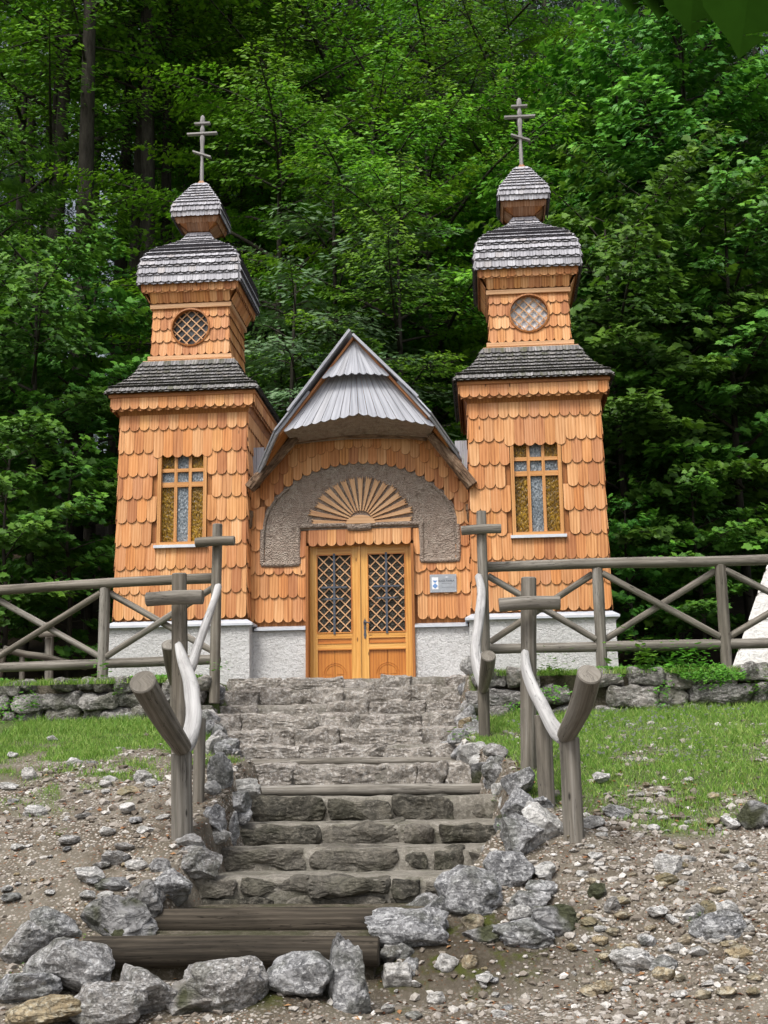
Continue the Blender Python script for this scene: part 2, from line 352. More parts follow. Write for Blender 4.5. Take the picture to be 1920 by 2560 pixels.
# ------------------------------------------------------------------ terrain
_rs = np.random.RandomState(7); _tab = _rs.rand(256, 256)
def vn(x, y):
    xi = np.floor(x).astype(int); yi = np.floor(y).astype(int); fx = x-xi; fy = y-yi
    fx = fx*fx*(3-2*fx); fy = fy*fy*(3-2*fy); T = lambda a, b: _tab[a % 256, b % 256]
    return (T(xi,yi)*(1-fx)+T(xi+1,yi)*fx)*(1-fy)+(T(xi,yi+1)*(1-fx)+T(xi+1,yi+1)*fx)*fy
def fbm(x, y, o=4):
    s = 0; a = .5; tot = 0
    for i in range(o): s = s+a*vn(x*2**i+17*i, y*2**i+31*i); tot += a; a *= .5
    return s/tot-.5
# (left px, right px, top-edge px, distance, kind)   top to bottom
STEPS = [(569,1173,1693,16.4,'s'),(556,1160,1718,15.8,'s'),(541,1160,1757,15.2,'s'),(524,1150,1785,14.6,'s'),(546,1148,1820,14.0,'s'),
 (571,1142,1862,13.4,'s'),(591,1142,1896,12.95,'l'),(571,1190,1909,12.6,'s'),(646,1212,1962,12.0,'l'),(612,1262,1989,11.7,'d'),
 (592,1256,2056,11.0,'d'),(541,1262,2120,10.3,'d'),(486,1180,2192,9.6,'d'),(378,1060,2275,9.0,'l'),(215,930,2347,8.4,'l')]
ST = []
for l, r, y, d, kd in STEPS:
    a = U(l, y, d); b = U(r, y, d); ST.append([d, a.x, b.x, (a.z+b.z)/2, kd])
sy = np.array([s[0] for s in ST][::-1]); sxl = np.array([s[1] for s in ST][::-1]); sxr = np.array([s[2] for s in ST][::-1]); sz = np.array([s[3] for s in ST][::-1])
def ground(X, Y, detail=True):
    X = np.asarray(X, float); Y = np.asarray(Y, float)
    yy = Y + np.where(X > 1.0, np.minimum((X-1.0)*.12, .4), 0) + .25*fbm(X*.5, Y*.5, 2)
    z = np.interp(yy, [-20,0,7.0,7.8,8.5,9.2,9.8,10.5,11.3,12.4,13.4,15.0], [-.3,-.02,-.02,.0,.20,.66,.93,1.15,1.42,1.60,1.74,2.03])
    far = (X > 1.2); zr = np.interp(yy, [-20,0,7.4,9.8,11.3,13.4,15.0], [-.3,-.02,-.02,.83,1.36,1.74,2.03]); k = np.clip((X-.7)/1.2, 0, 1); z = z*(1-k)+zr*k
    ff = np.clip((X+1.1)/.3, 0, 1)*np.clip((1.0-X)/.7, 0, 1)          # steeper soil bank right of the lowest steps
    zf = np.interp(yy, [-20,7.8,8.38,8.66,9.0,9.3,9.8], [-.3,0,.03,.25,.43,.62,.93]); z = np.where(yy < 9.8, z*(1-ff)+zf*ff, z)
    lf = np.clip((-2.4-X)/.8, 0, 1); z = z + lf*np.interp(Y, [7.2,8.2,9.5], [0,.18,.0])
    # stair corridor
    xl = np.interp(Y, sy, sxl); xr = np.interp(Y, sy, sxr); zs = np.interp(Y, sy-.05, sz)-.30
    zs = np.where(Y < 8.35, .13, zs)
    inside = np.clip(np.minimum(X-xl+.05, xr-X+.05)/.15, 0, 1)*(Y > 7.95)*(Y < 16.6)
    if detail: z = z + .05*fbm(X*1.3, Y*1.3, 3) + .028*fbm(X*6, Y*6, 3)
    z = np.where(Y < 15.05, z, 0)
    ter = 2.50 + np.clip(Y-20.3, 0, None)*.28 + np.clip(Y-20.3, 0, 6)*.02*np.abs(X)*.2 + np.clip(-6.5-X, 0, 5)*.06
    ter = np.minimum(ter, 30 + Y*.02)
    if detail: ter = ter + np.where(Y > 20.5, .5, .08)*fbm(X*.6, Y*.6, 3)
    t = np.clip((Y-15.02)/.08, 0, 1); z = z*(1-t) + ter*t
    return z*(1-inside) + np.minimum(zs, z)*inside
def gz(x, y, detail=True): return float(ground(np.array([x]), np.array([y]), detail)[0])
def hit(px, py, y0=6.0, y1=22.0):
    """where the view through a photo pixel meets the ground"""
    Ys = np.linspace(y0, y1, 600); p = [U(px, py, 1.0)]; d = p[0]-Vector((0,0,EYE))
    X = d.x*Ys; Z = EYE+d.z*Ys; g = ground(X, Ys, False); below = np.where(Z <= g)[0]
    i = below[0] if len(below) else 599
    return Vector((X[i], Ys[i], g[i]))
def grass_mask(X, Y):
    n = fbm(X*.9+3, Y*.9, 3); n2 = fbm(X*3.1+9, Y*3.1, 2)
    right = np.clip((Y - (10.35 + np.where(X > 2.2, -.8, 0) + 2.4*n + 1.0*n2))/.9, 0, 1)*(X > -.4)
    left = np.clip((Y - (11.5 + 3.6*n + 2.6*n2))/.9, 0, 1)*(X < -2.2)
    edge = np.clip((X-2.45 - .5*n)/.3, 0, 1)*(Y > 8.6)*(n2 > -.06)*.8
    patch = np.clip(1-np.hypot((X-1.45)/.45, (Y-10.15)/.25), 0, 1)*1.5
    patch2 = np.clip(1-np.hypot((X+3.5)/1.3, (Y-11.3)/1.1), 0, 1)*(n2 > .06)*1.2
    m = np.maximum.reduce([right, left, edge, patch, patch2])
    xl = np.interp(Y, sy, sxl); xr = np.interp(Y, sy, sxr)
    off = np.clip(np.maximum(xl-X-.1, X-xr-.1)/.12, 0, 1)
    m = m*np.clip(1.15-1.7*np.clip(fbm(X*2.2+20, Y*2.2+5, 4)-.02, 0, 1)*np.where(Y < 13.6, 2.6, .6), .1, 1); return np.clip(m, 0, 1)*off*(Y < 15.0)

def ground_mat():
    k = NT('soil_gravel_and_turf', .95, .15); v = k.n('ShaderNodeTexCoord').outputs['Object']
    g = k.attr('grass').outputs['Fac']; fo = k.attr('forest').outputs['Fac']; dk = k.attr('damp').outputs['Fac']
    a = k.noise(v, 3, 6, .65); b = k.noise(v, 24, 5, .7)
    cell = k.vor(v, 36, 'F1', 'Distance'); cc = k.n('ShaderNodeTexVoronoi'); cc.inputs['Scale'].default_value = 36; k.l(v, cc.inputs['Vector'])
    sr = k.n('ShaderNodeSeparateColor'); k.l(cc.outputs['Color'], sr.inputs[0]); rv = sr.outputs[0]
    cc2 = k.n('ShaderNodeTexVoronoi'); cc2.inputs['Scale'].default_value = 85; k.l(v, cc2.inputs['Vector']); sr2 = k.n('ShaderNodeSeparateColor'); k.l(cc2.outputs['Color'], sr2.inputs[0])
    soil = k.ramp(a, [(.3, (.07,.057,.041)), (.55, (.138,.12,.092)), (.75, (.215,.195,.16))])
    stone = k.ramp(rv, [(0, (.20,.17,.14)), (.5, (.42,.38,.33)), (1, (.62,.58,.53))])
    pres = k.math('MULTIPLY', k.ramp(cell, [(.35, 1.0), (.5, 0.0)]), k.ramp(k.math('ADD', rv, k.math('MULTIPLY', a, .8)), [(.55, 0.0), (.75, 1.0)]))
    fine = k.math('MULTIPLY', k.ramp(cc2.outputs['Distance'], [(.35, 1.0), (.5, 0.0)]), k.ramp(sr2.outputs[0], [(.5, 0.0), (.7, .5)]))
    pt = k.ramp(k.noise(v, .9, 5, .6), [(.40, 0.0), (.58, 1.0)]); soil = k.mix(k.math('MULTIPLY', pt, .6), soil, (.19,.17,.14)); soil = k.mix(k.ramp(k.noise(k.mapping(v, (1,1,1), (7,3,0)), 1.6, 5, .65), [(.5, 0.0), (.66, .75)]), soil, (.065,.050,.034))
    thin = k.ramp(k.noise(k.mapping(v, (1,1,1), (2,9,0)), 1.3, 4, .6), [(.38, .12), (.6, 1.0)]); pres = k.math('MULTIPLY', pres, thin); fine = k.math('MULTIPLY', fine, thin)
    col = k.mix(fine, soil, (.32,.275,.225)); col = k.mix(pres, col, stone)
    lit = k.ramp(sr2.outputs[1], [(.95, 0.0), (.97, .6)]); col = k.mix(lit, col, (.20,.075,.03))
    col = k.mix(k.math('MULTIPLY', dk, k.ramp(b, [(.3, 1.0), (.8, .5)])), col, (.045,.036,.024))
    col = k.mix(k.math('MULTIPLY', dk, k.ramp(k.noise(v, 5, 4, .6), [(.5, 0.0), (.6, .9)])), col, (.055,.065,.012))
    turf = k.ramp(b, [(.3, (.035,.06,.012)), (.7, (.10,.16,.03))])
    col = k.mix(k.math('MULTIPLY', g, .85), col, turf)
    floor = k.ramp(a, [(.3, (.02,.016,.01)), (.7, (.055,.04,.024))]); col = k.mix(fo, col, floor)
    h = k.math('ADD', k.math('MULTIPLY', pres, .5), k.math('ADD', k.math('MULTIPLY', fine, .2), b))
    return k.done(col, k.bump(h, .8, .025))
def grid_axis(lo, hi, fine, step, out):
    a = list(np.arange(fine[0], fine[1]+1e-6, step)); s = step; x = a[0]; L = []
    while x > lo: s *= out; x -= s; L.append(x)
    s = step; x = a[-1]; R = []
    while x < hi: s *= out; x += s; R.append(x)
    return np.array(L[::-1]+a+R)
gx = grid_axis(-400, 400, (-5.2, 4.6), .045, 1.25); gy = grid_axis(-60, 900, (7.2, 15.3), .04, 1.2)
GX, GY = np.meshgrid(gx, gy); GZ = ground(GX, GY); nx, ny = len(gx), len(gy)
idx = np.arange(nx*ny).reshape(ny, nx)
Fq = np.stack([idx[:-1,:-1], idx[:-1,1:], idx[1:,1:], idx[1:,:-1]], -1).reshape(-1, 4)
gm = grass_mask(GX, GY); gm = np.where((GY >= 15.0) & (GY < 16.9) & (np.abs(GX+1.7) > 1.5), .9, gm)
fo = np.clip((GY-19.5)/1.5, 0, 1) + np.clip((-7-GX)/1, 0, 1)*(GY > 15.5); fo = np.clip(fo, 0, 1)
damp = np.clip(1-np.hypot((GX+.2)/1.1, (GY-8.72)/.55), 0, 1)*1.8 + np.clip(1-np.hypot((GX+1.8)/1.6, (GY-8.15)/.3), 0, 1)*1.3
damp = np.clip(damp+.6*fbm(GX*4, GY*4, 2)*(damp > .05), 0, 1)
gr = np_mesh('ground', np.stack([GX.ravel(), GY.ravel(), GZ.ravel()], 1), Fq, ground_mat(), smooth=True,
             attrs={'grass': ('POINT', gm.ravel()), 'forest': ('POINT', fo.ravel()), 'damp': ('POINT', damp.ravel())})
tag(gr, kind='structure')

# ------------------------------------------------------------------ chapel: shingle primitives
rnd = random.Random(11)
def shingle(mb, O, Uv, Vv, N, u0, u1, vb, vt, arc, th, n_b, n_t, clip=None, hole=None, seg=6, mi=0):
    """one wooden shingle in the frame O + u*U + v*V, outward normal N; rounded foot of depth arc"""
    t = rnd.random(); gap = .0013
    uu0, uu1 = u0+gap, u1-gap; c = (uu0+uu1)/2; hw = (uu1-uu0)/2
    pts = [(uu0, vt), (uu0, vb+arc)]
    for i in range(1, seg):
        a = math.pi*(1-i/seg); pts.append((c+hw*math.cos(a), vb+arc-arc*math.sin(a)))
    pts += [(uu1, vb+arc), (uu1, vt)]
    if clip:
        q = []
        for u, v in pts:
            lo, hi = clip(v); q.append((min(max(u, lo), hi), v))
        if max(p[0] for p in q)-min(p[0] for p in q) < .012: return
        pts = q
    if hole:
        pts = hole(pts)
        if not pts: return
    fr = []; bk = []; gg = []; r = rnd.random()*9
    for u, v in pts:
        f = (vt-v)/(vt-vb); n = n_t+(n_b-n_t)*f
        base = O+Uv*u+Vv*v; fr.append(base+N*(n+th)); bk.append(base+N*n); gg.append((u+r, t*3, v))
    k = len(pts)
    faces = [tuple(range(k))]+[((i+1)%k, i, i+k, (i+1)%k+k) for i in range(k-1)]
    nn = (fr[1]-fr[0]).cross(fr[-1]-fr[0])
    if nn.dot(N) < 0: faces = [f[::-1] for f in faces]
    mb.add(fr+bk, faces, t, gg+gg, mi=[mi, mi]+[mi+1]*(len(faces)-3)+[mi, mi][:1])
def course(mb, O, Uv, Vv, N, L, R, vb, vt, w, arc, th=.014, n_b=.024, n_t=.002, phase=0, hole=None, seg=6, mi=0, vbf=None):
    """a row of shingles clipped between L(v) and R(v)"""
    wid = R(vb)-L(vb); n = max(1, round(wid/w)); ww = wid/n; x = L(vb)-(.5*ww if phase else 0)
    for i in range(n+(1 if phase else 0)):
        b = vb
        if vbf: b = vbf(x+ww/2, vb)
        shingle(mb, O, Uv, Vv, N, x, x+ww, b+rnd.uniform(-.004,.004), vt, arc, th, n_b, n_t, lambda v: (L(v), R(v)), hole, seg, mi); x += ww
SIDES = [(Vector((1,0,0)), Vector((0,-1,0))), (Vector((0,1,0)), Vector((1,0,0))), (Vector((-1,0,0)), Vector((0,1,0))), (Vector((0,-1,0)), Vector((-1,0,0)))]
def ring(mb, cx, cy, hb, zb, ht, zt, w, arc, th=.013, phase=0, sides=(0,1,2,3), over=.25, mi=0, n_b=.02, lip=0, hole=None):
    """one course of shingles all the way round a square tower or roof"""
    for k in sides:
        Uv, N0 = SIDES[k]; Ob = Vector((cx, cy, zb))+N0*hb; Ot = Vector((cx, cy, zt))+N0*ht
        Vv = (Ot-Ob); ln = Vv.length; Vv = Vv/ln; N = Uv.cross(Vv).normalized()
        if N.dot(N0) < 0: N = -N
        if abs(N.dot(N0)) < .2 and N.z < 0 and hb >= ht: N = -N
        sl = (ht-hb)/ln
        Lf = lambda v: -(hb+sl*v)-n_b*.5; Rf = lambda v: (hb+sl*v)+n_b*.5
        course(mb, Ob, Uv, Vv, N, Lf, Rf, 0, ln*(1+over), w, arc, th, n_b, .001, phase, hole if k in (0,) else None, 6 if arc > .03 else 4, mi)
        if lip: course(mb, Ob, Uv, Vv, N, Lf, Rf, -lip, ln*.6, w, arc, th, n_b-.014, -.004, 1-phase, None, 4, mi)
def frustum(mb, cx, cy, prof, tint=.5):
    """solid backing body under the shingles"""
    V = []; 
    for h, z in prof: V += [(cx-h,cy-h,z),(cx+h,cy-h,z),(cx+h,cy+h,z),(cx-h,cy+h,z)]
    f = [(4*i+j, 4*i+(j+1)%4, 4*i+4+(j+1)%4, 4*i+4+j) for i in range(len(prof)-1) for j in range(4)]
    f += [(3,2,1,0), tuple(4*(len(prof)-1)+j for j in range(4))]
    mb.add(V, f, tint)
def board_ring(mb, cx, cy, h, z0, z1, t=.03):
    mb.box((cx-h,cy-h,z0),(cx+h,cy-h+t,z1), .5, 'x'); mb.box((cx-h,cy+h-t,z0),(cx+h,cy+h,z1), .5, 'x')
    mb.box((cx-h,cy-h+t,z0),(cx-h+t,cy+h-t,z1), .5, 'y'); mb.box((cx+h-t,cy-h+t,z0),(cx+h,cy+h-t,z1), .5, 'y')
    e = .004; mb.box((cx-h+t,cy-h+t,z0+e),(cx+h-t,cy+h-t,z1-e), .5, 'x')

def round_hole(cu, cv, r):
    def f(pts):
        ins = [math.hypot(u-cu, v-cv) < r for u, v in pts]
        if all(ins): return None
        mu = sum(p[0] for p in pts)/len(pts)
        out = []
        # densify, then push points out of the circle horizontally away from its centre
        P = []
        for i in range(len(pts)):
            a, b = pts[i], pts[(i+1) % len(pts)]; m = 5
            for k in range(m): P.append((a[0]+(b[0]-a[0])*k/m, a[1]+(b[1]-a[1])*k/m))
        for u, v in P:
            d = math.hypot(u-cu, v-cv)
            if d < r:
                vv = v; 
                top = (sum(p[1] for p in pts)/len(pts)) > cv
                if abs(mu-cu) > r*.55: u = cu+math.copysign(math.sqrt(max(r*r-(v-cv)**2, 0)), mu-cu)
                else: v = cv+math.copysign(math.sqrt(max(r*r-(u-cu)**2, 0)), 1 if top else -1)
            out.append((u, v))
        return out
    return f
def rect_hole(u0, u1, v0, v1):
    def f(pts):
        c = sum(p[0] for p in pts)/len(pts); lo = min(p[1] for p in pts); hi = max(p[1] for p in pts)
        if hi <= v0+.01 or lo >= v1-.01: return pts
        a = min(p[0] for p in pts); b = max(p[0] for p in pts)
        if b <= u0 or a >= u1: return pts
        vm = sum(sorted(p[1] for p in pts)[1:-2])/max(1, len(pts)-3)
        if a > u0-.03 and b < u1+.03 or (u0 < c < u1):
            if lo < v0 and hi > v0:       # tops of the row under the sill
                q = [(u, min(v, v0)) for u, v in pts]; return q if v0-lo > .04 else None
            return None
        if c <= u0: return [(min(u, u0), v) for u, v in pts]
        return [(max(u, u1), v) for u, v in pts]
    return f

M['end_shade_larch'] = flat('larch_end_grain_shade', (.15,.062,.026)); M['end_shade_grey'] = flat('grey_end_grain_shade', (.075,.072,.078)); M['end_shade_dark'] = flat('dark_end_grain_shade', (.035,.034,.028))  # end grain darkened to paint the shadow line under each shingle foot
chapel = thing('chapel', 'wooden chapel clad in orange shingles with two onion-domed towers and a steep grey gable', 'chapel', (-1.71, 17.0, 2.5))
END_SHADE = {'larch_shingle': M['end_shade_larch'], 'weathered_roof_shingle': M['end_shade_grey'], 'mossy_roof_shingle': M['end_shade_dark'], 'sheltered_roof_shingle': M['end_shade_larch']}
def P_(mb, name, mat, parent=None, **kw):
    if max(mb.mi) > 0: mat = [mat, END_SHADE[mat.name]]
    o = mb.build(name, mat); par = parent or chapel
    o.parent = par
    # world offset of parents
    p = par; off = Vector((0,0,0))
    while p: off += p.location; p = p.parent
    o.location = -off
    return tag(o, **kw)

AY = 17.95
def window(cx, y):
    fr = MB(); h = .355; z0, z1 = 4.50, 5.86
    # outer frame (butt jointed), set back in the wall
    fr.box((cx-h, y-.02, z0),(cx-h+.05, y+.10, z1)); fr.box((cx+h-.05, y-.02, z0),(cx+h, y+.10, z1))
    fr.box((cx-h+.05, y-.02, z1-.05),(cx+h-.05, y+.10, z1), .5, 'x'); fr.box((cx-h+.05, y-.02, z0),(cx+h-.05, y+.10, z0+.045), .5, 'x')
    xs = [cx-h+.05, cx-.125, cx-.082, cx+.082, cx+.125, cx+h-.05]
    fr.box((xs[1], y+.03, z0+.045),(xs[2], y+.085, z1-.05)); fr.box((xs[3], y+.03, z0+.045),(xs[4], y+.085, z1-.05))
    zs = [z0+.045, z0+.845, z0+.915, z0+1.065, z0+1.115, z1-.05]
    for a, b in ((zs[1], zs[2]), (zs[3], zs[4])):
        for i in (0, 2, 4): fr.box((xs[i], y+.026, a),(xs[i+1], y+.087, b), .5, 'x')
    f = P_(fr, 'window', M['winframe'])
    cols = [(xs[0], xs[1]), (xs[2], xs[3]), (xs[4], xs[5])]; rows = [(zs[0], zs[1]), (zs[2], zs[3]), (zs[4], zs[5])]
    for r, (a, b) in enumerate(rows):
        for c, (l, q) in enumerate(cols):
            p = MB(); p.box((l-.004, y+.06, a-.004),(q+.004, y+.068, b+.004)); am = c != 1 and r != 1
            P_(p, 'pane', M['amber'] if am else M['blue_glass'], f, label='amber textured glass' if am else 'blue-grey textured glass')
    s = MB(); s.prism([(cx-h-.03, y-.075, z0-.005),(cx+h+.03, y-.075, z0-.005),(cx+h+.03, y-.075, z0-.045),(cx-h-.03, y-.075, z0-.045)], (0,.08,.0)); P_(s, 'sill', M['sheet'], f)
    return f
def lattice(mb, inside, c, y, pitch, wd, th, R):
    """two crossing layers of diagonal slats, each clipped by inside(u,v)"""
    for sgn, yo in ((1, 0), (-1, -th)):
        n = int(R*2/pitch)+2
        for i in range(-n, n+1):
            off = i*pitch; pts = []
            d = Vector((1, sgn)).normalized(); nn = Vector((-d.y, d.x))
            run = []
            for k in range(-120, 121):
                p = nn*off+d*(k/120*R*1.6)
                if inside(p.x, p.y): run.append(p)
            if len(run) > 6:
                a, b = run[0], run[-1]; q = [a+nn*wd/2, a-nn*wd/2, b-nn*wd/2, b+nn*wd/2]
                pp = [Vector((c[0]+s.x, y+yo, c[1]+s.y)) for s in q]
                if sgn < 0: pp = pp[::-1]
                mb.prism(pp, (0, th*.96, 0), rnd.random(), (d.x, 0, d.y))
def belfry_window(cx, cz, y, pale):
    R = .285; fr = MB(); n = 40; V = []
    for i in range(n):
        a = 2*math.pi*i/n
        for r, yy in ((R+.012, y-.045), (R-.012, y-.05), (R-.012, y+.12), (R+.012, y+.12)): V.append((cx+r*math.cos(a), yy, cz+r*math.sin(a)))
    fc = []
    for i in range(n):
        j = (i+1) % n
        for q in range(4): fc.append((4*i+q, 4*j+q, 4*j+(q+1)%4, 4*i+(q+1)%4))
    fr.add(V, fc, .5); f = P_(fr, 'round_window', M['larch_dark'])
    lt = MB(); lattice(lt, lambda u, v: math.hypot(u, v) < R-.01, (cx, cz), y+.03, .104, .017, .010, R); P_(lt, 'lattice', M['larch_pale'], f)
    g = MB(); g.add([(cx+(R-.012)*math.cos(2*math.pi*i/n), y+.058, cz+(R-.012)*math.sin(2*math.pi*i/n)) for i in range(n)]+[(cx+(R-.012)*math.cos(2*math.pi*i/n), y+.066, cz+(R-.012)*math.sin(2*math.pi*i/n)) for i in range(n)],
                    [tuple(range(n)), tuple(range(2*n-1, n-1, -1))]); P_(g, 'glass', M['sky_pale_glass'] if pale else M['dark_glass'], f, label='pale reflecting glass' if pale else 'dark glass')
def cross(cx, cy, z0):
    m = MB(); S2 = 8
    prof = [(0,.04),(.25,.038),(.42,.03),(.52,.045),(.62,.036),(.78,.052),(.86,.03),(.92,.05),(1.0,.032),(1.08,.052),(1.15,.04),(1.17,.015)]
    m.tube([(cx, cy, z0+a) for a, _ in prof], [r*.8 for _, r in prof], 8, .5, .0, True, 1, 2)
    o = P_(m, 'cross', M['cross'])
    for zc, hw, dz in ((1.03,.125,0),(.855,.24,.0),(.5,.145,-.055)):
        b = MB(); y = cy-.045
        b.prism([(cx-hw, y, z0+zc-dz+.012),(cx-hw, y, z0+zc-dz-.014),(cx+hw, y, z0+zc+dz-.014),(cx+hw, y, z0+zc+dz+.012)], (0,.075,0), .7, 'x'); P_(b, 'crossbar', M['cross'], o)
    return o
def tower(cx, pale):
    fy = AY-.93
    pl = MB(); frustum(pl, cx, AY, [(1.0, 2.2), (.99, 3.335)]); P_(pl, 'plinth', M['plaster'])
    fl = MB(); frustum(fl, cx, AY, [(1.045,3.335),(1.045,3.365),(.95,3.425),(.9,3.43)]); P_(fl, 'flashing', M['sheet'])
    hole = rect_hole(-.365, .365, 4.50-3.44, 5.80-3.44)
    wb = MB()
    # wall body with a window opening in front: four pieces round it plus the inside
    h0, h1 = .925, .905
    for k in (1,2,3):
        Uv, N0 = SIDES[k]; c = Vector((cx, AY, 0))
        wb.add([c+N0*h0-Uv*h0+Vector((0,0,3.42)), c+N0*h0+Uv*h0+Vector((0,0,3.42)), c+N0*h1+Uv*h1+Vector((0,0,6.6)), c+N0*h1-Uv*h1+Vector((0,0,6.6))], [(0,1,2,3)])
    yb = lambda z: AY-(h0+(h1-h0)*(z-3.42)/3.18); xw = lambda z: h0+(h1-h0)*(z-3.42)/3.18
    def q(u0, v0, u1, v1, full=None):
        a = u0 if u0 is not None else -9; 
        g = lambda u, z: (cx+max(-xw(z), min(xw(z), u)), yb(z), z)
        wb.add([g(u0, v0), g(u1, v0), g(u1, v1), g(u0, v1)], [(0,1,2,3)])
    q(-9, 3.42, 9, 4.47); q(-9, 5.87, 9, 6.6); q(-9, 4.47, -.36, 5.87); q(.36, 4.47, 9, 5.87)
    P_(wb, 'wall', M['larch_dark'])
    nb = MB(); nb.box((cx-.5, AY-.62, 4.2), (cx+.5, AY-.6, 6.0)); nb.box((cx-.4, fy+.14, 4.4), (cx+.4, fy+.15, 5.95)); P_(nb, 'inner_wall', M['dark_in'])
    sh = MB(); bots = [3.44,3.80,4.15,4.49,4.83,5.17,5.50,5.84,6.18,6.52]
    for r in range(9):
        zb, zt = bots[r], bots[r+1]
        f = (zb-3.44)/3.18; hb = .935-.02*f; ht = .935-.02*((zt-3.44)/3.18)
        for k in (0,1,3):
            Uv, N0 = SIDES[k]; Ob = Vector((cx, AY, zb))+N0*hb; Vv = (N0*(ht-hb)+Vector((0,0,zt-zb))); ln = Vv.length; Vv /= ln
            slp = (ht-hb)/ln; Lf = lambda v, hb=hb, slp=slp: -(hb+slp*v)-.008; Rf = lambda v, hb=hb, slp=slp: hb+slp*v+.008
            hl = None; vbf = None
            if k == 0:
                hl = rect_hole(-.365, .365, 4.485-zb, (5.79 if r < 7 else 5.70)-zb) if r < 7 else None
                if r == 7: vbf = lambda u, vb: vb-.07 if abs(u) < .40 else vb
            course(sh, Ob, Uv, Vv, N0, Lf, Rf, 0, ln*1.12 if r < 8 else ln*.9, .144, .066, .014, .022, .002, (r+k) % 2, hl, 7, 0, vbf)
    P_(sh, 'wall_shingles', M['larch'])
    window(cx, fy+.0)
    # eaves
    so = MB(); frustum(so, cx, AY, [(.93, 6.40), (1.0, 6.52), (1.0, 6.66)]); P_(so, 'soffit', M['larch_dark'])
    va = MB(); ring(va, cx, AY, 1.025, 6.475, 1.035, 6.67, .135, .055, .013, 0, over=0); ring(va, cx, AY, 1.015, 6.455, 1.02, 6.62, .135, .055, .008, 1, over=0, n_b=.004); P_(va, 'valance', M['larch'])
    fa = MB(); board_ring(fa, cx, AY, 1.07, 6.655, 6.70, .03); P_(fa, 'fascia', M['larch_dark'])
    sk = [(1.085,6.70),(1.05,6.775),(.96,6.84),(.885,6.91),(.82,6.98),(.77,7.05),(.73,7.12),(.70,7.19),(.675,7.265)]
    b = MB(); frustum(b, cx, AY, [(h-.03, z) for h, z in sk]); P_(b, 'roof_deck', M['larch_dark'])
    r1 = MB()
    for i in range(len(sk)-1): ring(r1, cx, AY, sk[i][0], sk[i][1], sk[i+1][0], sk[i+1][1], .10, .02, .022, i % 2, over=.45, n_b=.045, lip=.016)
    P_(r1, 'skirt_roof', M['grey_shingle_dark'])
    bd = MB(); board_ring(bd, cx, AY, .685, 7.27, 7.315); board_ring(bd, cx, AY, .60, 7.315, 7.345); board_ring(bd, cx, AY, .63, 7.345, 7.405); P_(bd, 'ledge_board', M['larch_pale'])
    bd = MB(); board_ring(bd, cx, AY, .615, 8.15, 8.215); P_(bd, 'ledge_board', M['larch_pale'])
    # belfry
    bb = MB(); 
    for k in (1,2,3):
        Uv, N0 = SIDES[k]; c = Vector((cx, AY, 0)); bb.add([c+N0*.57-Uv*.57+Vector((0,0,7.40)), c+N0*.57+Uv*.57+Vector((0,0,7.40)), c+N0*.55+Uv*.55+Vector((0,0,8.2)), c+N0*.55-Uv*.55+Vector((0,0,8.2))], [(0,1,2,3)])
    n = 32; ci = [(cx+.29*math.cos(2*math.pi*i/n), AY-.56, 7.845+.29*math.sin(2*math.pi*i/n)) for i in range(n)]
    ou = []
    for i in range(n):
        a = 2*math.pi*i/n; c, s = math.cos(a), math.sin(a); m_ = max(abs(c)/.565, abs(s)/(.40)); ou.append((cx+c/m_, AY-.56, 7.82+s/m_))
    bb.add(ci+ou, [(i, n+i, n+(i+1)%n, (i+1)%n) for i in range(n)][::1]); P_(bb, 'belfry_wall', M['larch_dark'])
    bi = MB(); bi.box((cx-.4, AY-.40, 7.42), (cx+.4, AY-.39, 8.2)); P_(bi, 'inner_wall', M['dark_in'])
    bs = MB(); bz = [7.41,7.62,7.81,8.0,8.17]
    for r in range(4):
        ring(bs, cx, AY, .575-.004*r, bz[r], .571-.004*r, bz[r+1], .113, .042, .013, r % 2, (0,1,3), .10 if r < 3 else -.02, 0, .022, 0, round_hole(0, 7.845-bz[r], .297))
    P_(bs, 'belfry_shingles', M['larch'])
    belfry_window(cx, 7.845, AY-.57, pale)
    # lower onion dome
    lo = [(.60,8.22),(.645,8.33),(.68,8.39),(.72,8.50)]
    up = [(.728,8.50),(.732,8.635),(.724,8.76),(.702,8.865),(.66,8.955),(.60,9.03),(.535,9.10),(.455,9.17),(.38,9.235),(.29,9.30),(.23,9.36),(.185,9.43),(.158,9.50)]
    b = MB(); frustum(b, cx, AY, [(h-.025, z) for h, z in lo+up[1:]]); P_(b, 'dome_body', M['larch_dark'])
    s1 = MB(); ring(s1, cx, AY, .60, 8.235, .685, 8.385, .105, .02, .012, 0, over=0, n_b=.008); ring(s1, cx, AY, .695, 8.375, .72, 8.505, .115, .03, .013, 1, over=0, lip=.012); P_(s1, 'dome_underside', M['larch'])
    s2 = MB()
    for i in range(len(up)-1): ring(s2, cx, AY, up[i][0], up[i][1], up[i+1][0], up[i+1][1], .115, .02, .026, i % 2, over=.35, n_b=.05 if i < 7 else .03, lip=.026 if i < 6 else .01)
    P_(s2, 'onion_dome', M['grey_shingle'])
    # upper onion dome
    lo2 = [(.15,9.50),(.16,9.55),(.285,9.655),(.335,9.725)]
    up2 = [(.345,9.725),(.362,9.80),(.36,9.875),(.338,9.945),(.303,10.005),(.265,10.065),(.228,10.125),(.192,10.185),(.157,10.245),(.122,10.305),(.085,10.37)]
    b = MB(); frustum(b, cx, AY, [(h-.012, z) for h, z in lo2+up2[1:]]); P_(b, 'dome_body', M['larch_dark'])
    s3 = MB(); ring(s3, cx, AY, .165, 9.56, .285, 9.66, .09, .012, .01, 0, over=0, n_b=.006); ring(s3, cx, AY, .285, 9.655, .335, 9.725, .09, .015, .011, 1, over=0); P_(s3, 'dome_underside', M['brown_shingle'])
    s4 = MB()
